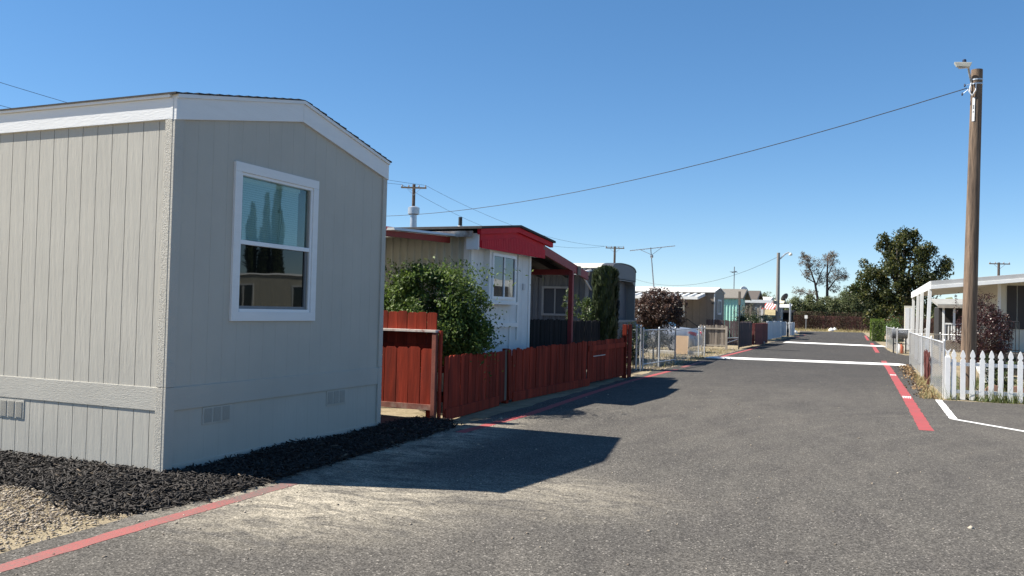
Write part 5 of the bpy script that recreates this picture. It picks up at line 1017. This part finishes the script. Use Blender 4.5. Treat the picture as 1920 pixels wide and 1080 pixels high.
def hedge(label, x0, x1, y0, y1, h, k, m, size=.07):
    t = thing('hedge', label, 'hedge', ((x0+x1)/2, (y0+y1)/2, 0)); u = rng.uniform(0, 1, (k, 3)); f = rng.integers(0, 3, k); s_ = rng.integers(0, 2, k)
    u[np.arange(k), f] = np.where(f == 2, 1, s_); bl_ = 1-.12*np.abs(u-.5).max(1); u = .5+(u-.5)*(1+rng.normal(0, .05, (k, 1))); P = np.stack([x0+u[:, 0]*(x1-x0), y0+u[:, 1]*(y1-y0), .03+u[:, 2]*h], 1); P[:, 2] = np.maximum(P[:, 2], .02)+.05*np.sin(P[:, 0]*4+P[:, 1]*3); P[:, 2] = np.maximum(P[:, 2], .02); V, Q = leaves(P, size, .4, .5); fastmesh('foliage', V, Q, m, t)
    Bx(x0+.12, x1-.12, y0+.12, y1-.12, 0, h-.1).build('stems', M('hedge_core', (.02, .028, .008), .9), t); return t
hedge('bright green clipped hedge on the right near the end of the lane', .15, 1.05, 66, 73, 1.5, 7000, LHG); 
pv = gd(1665, 632, 56); plant('vine_shrub', 'leafy vine climbing the far chain link fence corner', 'shrub', (1.35, 55.5, 0), (1.35, 55.5, .85), (.55, 1.2, .75), 34, 60, (.25, .3, .2), .10, leafmat('vine_leaf', (.03, .06, .012), (.10, .16, .03), None, .5, .3), .04, k=8)
plant('flower_shrub', 'small shrub with red flowers below the large tree', 'shrub', (1.6, 62, 0), (1.6, 62, 1.5), (.6, .6, .5), 24, 40, (.2, .2, .2), .1, leafmat('red_flower_leaf', (.03, .06, .015), (.08, .1, .03), (.45, .06, .03), .5, .3), .04, k=6)
hw = thing('mobile_home', 'pale home corner half hidden beside the bright hedge', 'mobile home', (4, 84, 0)); Bx(1.7, 2.7, 82, 86, .1, 2.6).build('wall', M('pale_pink_wall', (.5, .45, .42), .7), hw); Bx(1.2, 3.0, 81.6, 86.4, 2.6, 2.75).build('roof', ALU, hw); Bx(.9, 1.7, 81.5, 82.2, 2.3, 2.58).build('awning', WHITE, hw)
# end of the lane: fence with vines, thicket, trees
ef = thing('board_fence', 'dark maroon fence overgrown with vines closing the lane', 'fence', (-4, 112, 0)); EX0, EX1 = gd(1478, 600, 108).x, gd(1668, 600, 108).x; EY = 112
board_fence(ef, (EX0-6, EY), (EX1+12, EY), 1.85, 1.85, .3, M('vine_fence_maroon', (.075, .028, .024), .9, var=.4, vs=2, rand=.4))
for z in (.4, 1.4): MB().bar((EX0-6, EY+.05, z), (EX1+12, EY+.05, z), .05, .1).build('rail', PUR, ef)
LOL = leafmat('oleander_leaf', (.06, .08, .03), (.17, .20, .085), (.28, .26, .15), .6, .35); LGN = leafmat('light_green_leaf', (.09, .14, .025), (.22, .30, .06), None, .55, .4); LDV = leafmat('vine_twig_leaf', (.05, .03, .02), (.11, .075, .05), (.09, .11, .04), .7, .2)
k = 26000; x = rng.uniform(EX0-5, EX1+10, k); z = .05+2.3*rng.beta(1.2, 1.1, k); kp = rng.uniform(0, 1, k) < .55+.4*np.sin(x*1.1)*np.sin(x*.37+1); x, z = x[kp], z[kp]; V, Q = leaves(np.stack([x, EY-.15-np.abs(rng.normal(0, .12, len(x))), z], 1), .17, .1, .22); tag(fastmesh('fence_vines', V, Q, LDV), 'bare brown vines hanging on the maroon end fence', 'vines', kind='stuff')
for i, (px, top, w, m, lb) in enumerate(((1490, 560, 22, LOL, 'oleander clump at the left end of the maroon fence'), (1522, 556, 24, LOL, 'grey green oleander clump left of the twin trunk tree'), (1552, 560, 24, LOL, 'oleander clump under the twin trunk tree'), (1585, 552, 26, LOL, 'oleander clump right of the twin trunk tree'), (1618, 552, 26, LOL, 'tall grey green oleander clump beside the large tree'), (1650, 560, 22, LOL, 'oleander clump partly behind the large tree'), (1604, 530, 28, LGN, 'light green willowy tree behind the end fence'), (1440, 552, 22, LOL, 'tree top showing over the striped awning home'), (1468, 575, 18, LOL, 'low bush between the last left homes'))):
    dpt = (113 if i < 6 else 118) if i < 7 else 120; c0 = gd(px, 598, dpt); zt2 = gd(px, top, dpt).z; R_ = w/F*dpt; h_ = zt2
    plant('willowy_tree' if i in (6, 7) else 'oleander', lb, 'tree' if i in (6, 7) else 'shrub', (c0.x, c0.y, 0), (c0.x, c0.y, h_*.55), (R_, R_*.8, h_*.5), 110, 85, (.55, .55, .6), .30, m, .09, .2, .3, 16, .15, group=None)
# twin trunk tree with thin bronze foliage
LTW = leafmat('bronze_grey_leaf', (.09, .07, .055), (.22, .17, .13), (.17, .18, .09), .6, .35)
D_ = 118; T0 = gd(1545, 600, D_); t = thing('twin_trunk_tree', 'tall thin tree with two trunks and sparse bronze leaves at the lane end', 'tree', (T0.x, T0.y, 0)); mb = MB(); P = []
G = lambda px, py: Vector(gd(px, py, D_))
for chain_ in (((1535, 600, .22), (1533, 560, .18), (1528, 530, .13), (1515, 495, .06)), ((1550, 600, .24), (1551, 560, .2), (1551, 520, .14), (1552, 480, .06)), ((1533, 565, .12), (1518, 553, .1), (1500, 545, .05)), ((1551, 545, .12), (1566, 525, .08), (1580, 520, .04)), ((1530, 535, .1), (1540, 510, .06), (1548, 495, .03)), ((1551, 520, .1), (1560, 500, .05), (1565, 480, .03)), ((1528, 530, .08), (1510, 520, .05), (1500, 505, .03))):
    mb.tube([G(a, b_) for a, b_, r in chain_], [r for a, b_, r in chain_], 6)
mb.build('trunk', M('bark_dark', (.07, .05, .042), .9, var=.3), t, smooth=True, fix=False)
for px, py, rx, ry, kk in ((1512, 490, 14, 14, 12), (1528, 500, 16, 16, 11), (1555, 490, 18, 14, 14), (1570, 515, 16, 14, 12), (1583, 520, 9, 9, 5), (1500, 545, 14, 8, 6), (1515, 515, 10, 12, 6), (1545, 520, 14, 18, 10), (1520, 550, 12, 8, 5), (1565, 540, 10, 10, 5), (1560, 478, 9, 6, 4), (1507, 478, 6, 5, 3)):
    s_ = D_/F; a, _c = crown_pts(G(px, py), (rx*s_, rx*s_, ry*s_), kk*4, 22, (.36, .36, .32), .1); P.append(a)
P = np.concatenate(P); V, Q = leaves(P, .17, .2, .45); fastmesh('crown', V, Q, LTW, t)
for px, py, lb in ((1558, 622, 'left white rubbish bag by the end fence'), (1565, 621, 'right white rubbish bag by the end fence'), (1489, 627, 'pale round bag beside the far white fence box')):
    p = gnd(px, py); t = thing('rubbish_bag', lb, 'bag', (p.x, p.y, 0)); mb = MB(); prof = [(.05, 0), (.24, .03), (.3, .15), (.25, .28), (.12, .37), (.04, .41), (.08, .47)]; mb.lathe((p.x, p.y, 0), prof, 10); mb.v = [(x+random.uniform(-.03, .03), y+random.uniform(-.03, .03), max(0, z+random.uniform(-.02, .02))) for x, y, z in mb.v]; mb.build('sack', WHITE, t, smooth=1)
grass('dry_grass', 'straw strip along the foot of the maroon end fence', [(-9, 104), (4, 107), (4, 111.5), (-9, 111.5)], 3000, .22, LDRY, .02)
sgp = gd(1511, 620, 104); t = thing('sign_post', 'thin post with a small white sign before the end fence', 'sign', (sgp.x, sgp.y, 0)); MB().tube([(sgp.x, sgp.y, 0), (sgp.x, sgp.y, 1.9)], .04, 6).build('post', STEEL, t); Bx(sgp.x-.17, sgp.x+.17, sgp.y-.05, sgp.y-.03, 1.45, 1.85).build('panel', WHITE, t)
# far tree line that closes the horizon
k = 16000; th = rng.uniform(-1.35, 1.2, k); rr_ = rng.uniform(150, 230, k); x = np.sin(th)*rr_; y = np.cos(th)*rr_; hh = 3.2+1.6*np.sin(th*31)+1.2*np.sin(th*77+1); z = np.abs(rng.uniform(0, 1, k))*hh; V, Q = leaves(np.stack([x, y, z], 1), 1.6, .1, .6); tag(fastmesh('far_tree_line', V, Q, LOL), 'distant tree line reading as one mass along the horizon', 'trees', kind='stuff')
# three cypresses across the lane, mirrored in the near window
def mirrored(px, py, Y): w = gx(px, py, Xt-.028); k_ = Y/w.y; return (2*(Xt-.028)+(-(Xt-.028))*k_, Y, CH+(w.z-CH)*k_)
for i, (x, y, r, h) in enumerate([(*mirrored(px, py, 47)[:2], r_, mirrored(px, py, 47)[2]) for px, py, r_ in ((474, 386, .46), (500, 366, .30), (523, 342, .36))]):
    cypress('cypress', ('shortest', 'middle', 'tallest')[i]+' of three cypresses across the lane, mirrored in the near window', (x, y, 0), r, h, 5000, .2, .25)
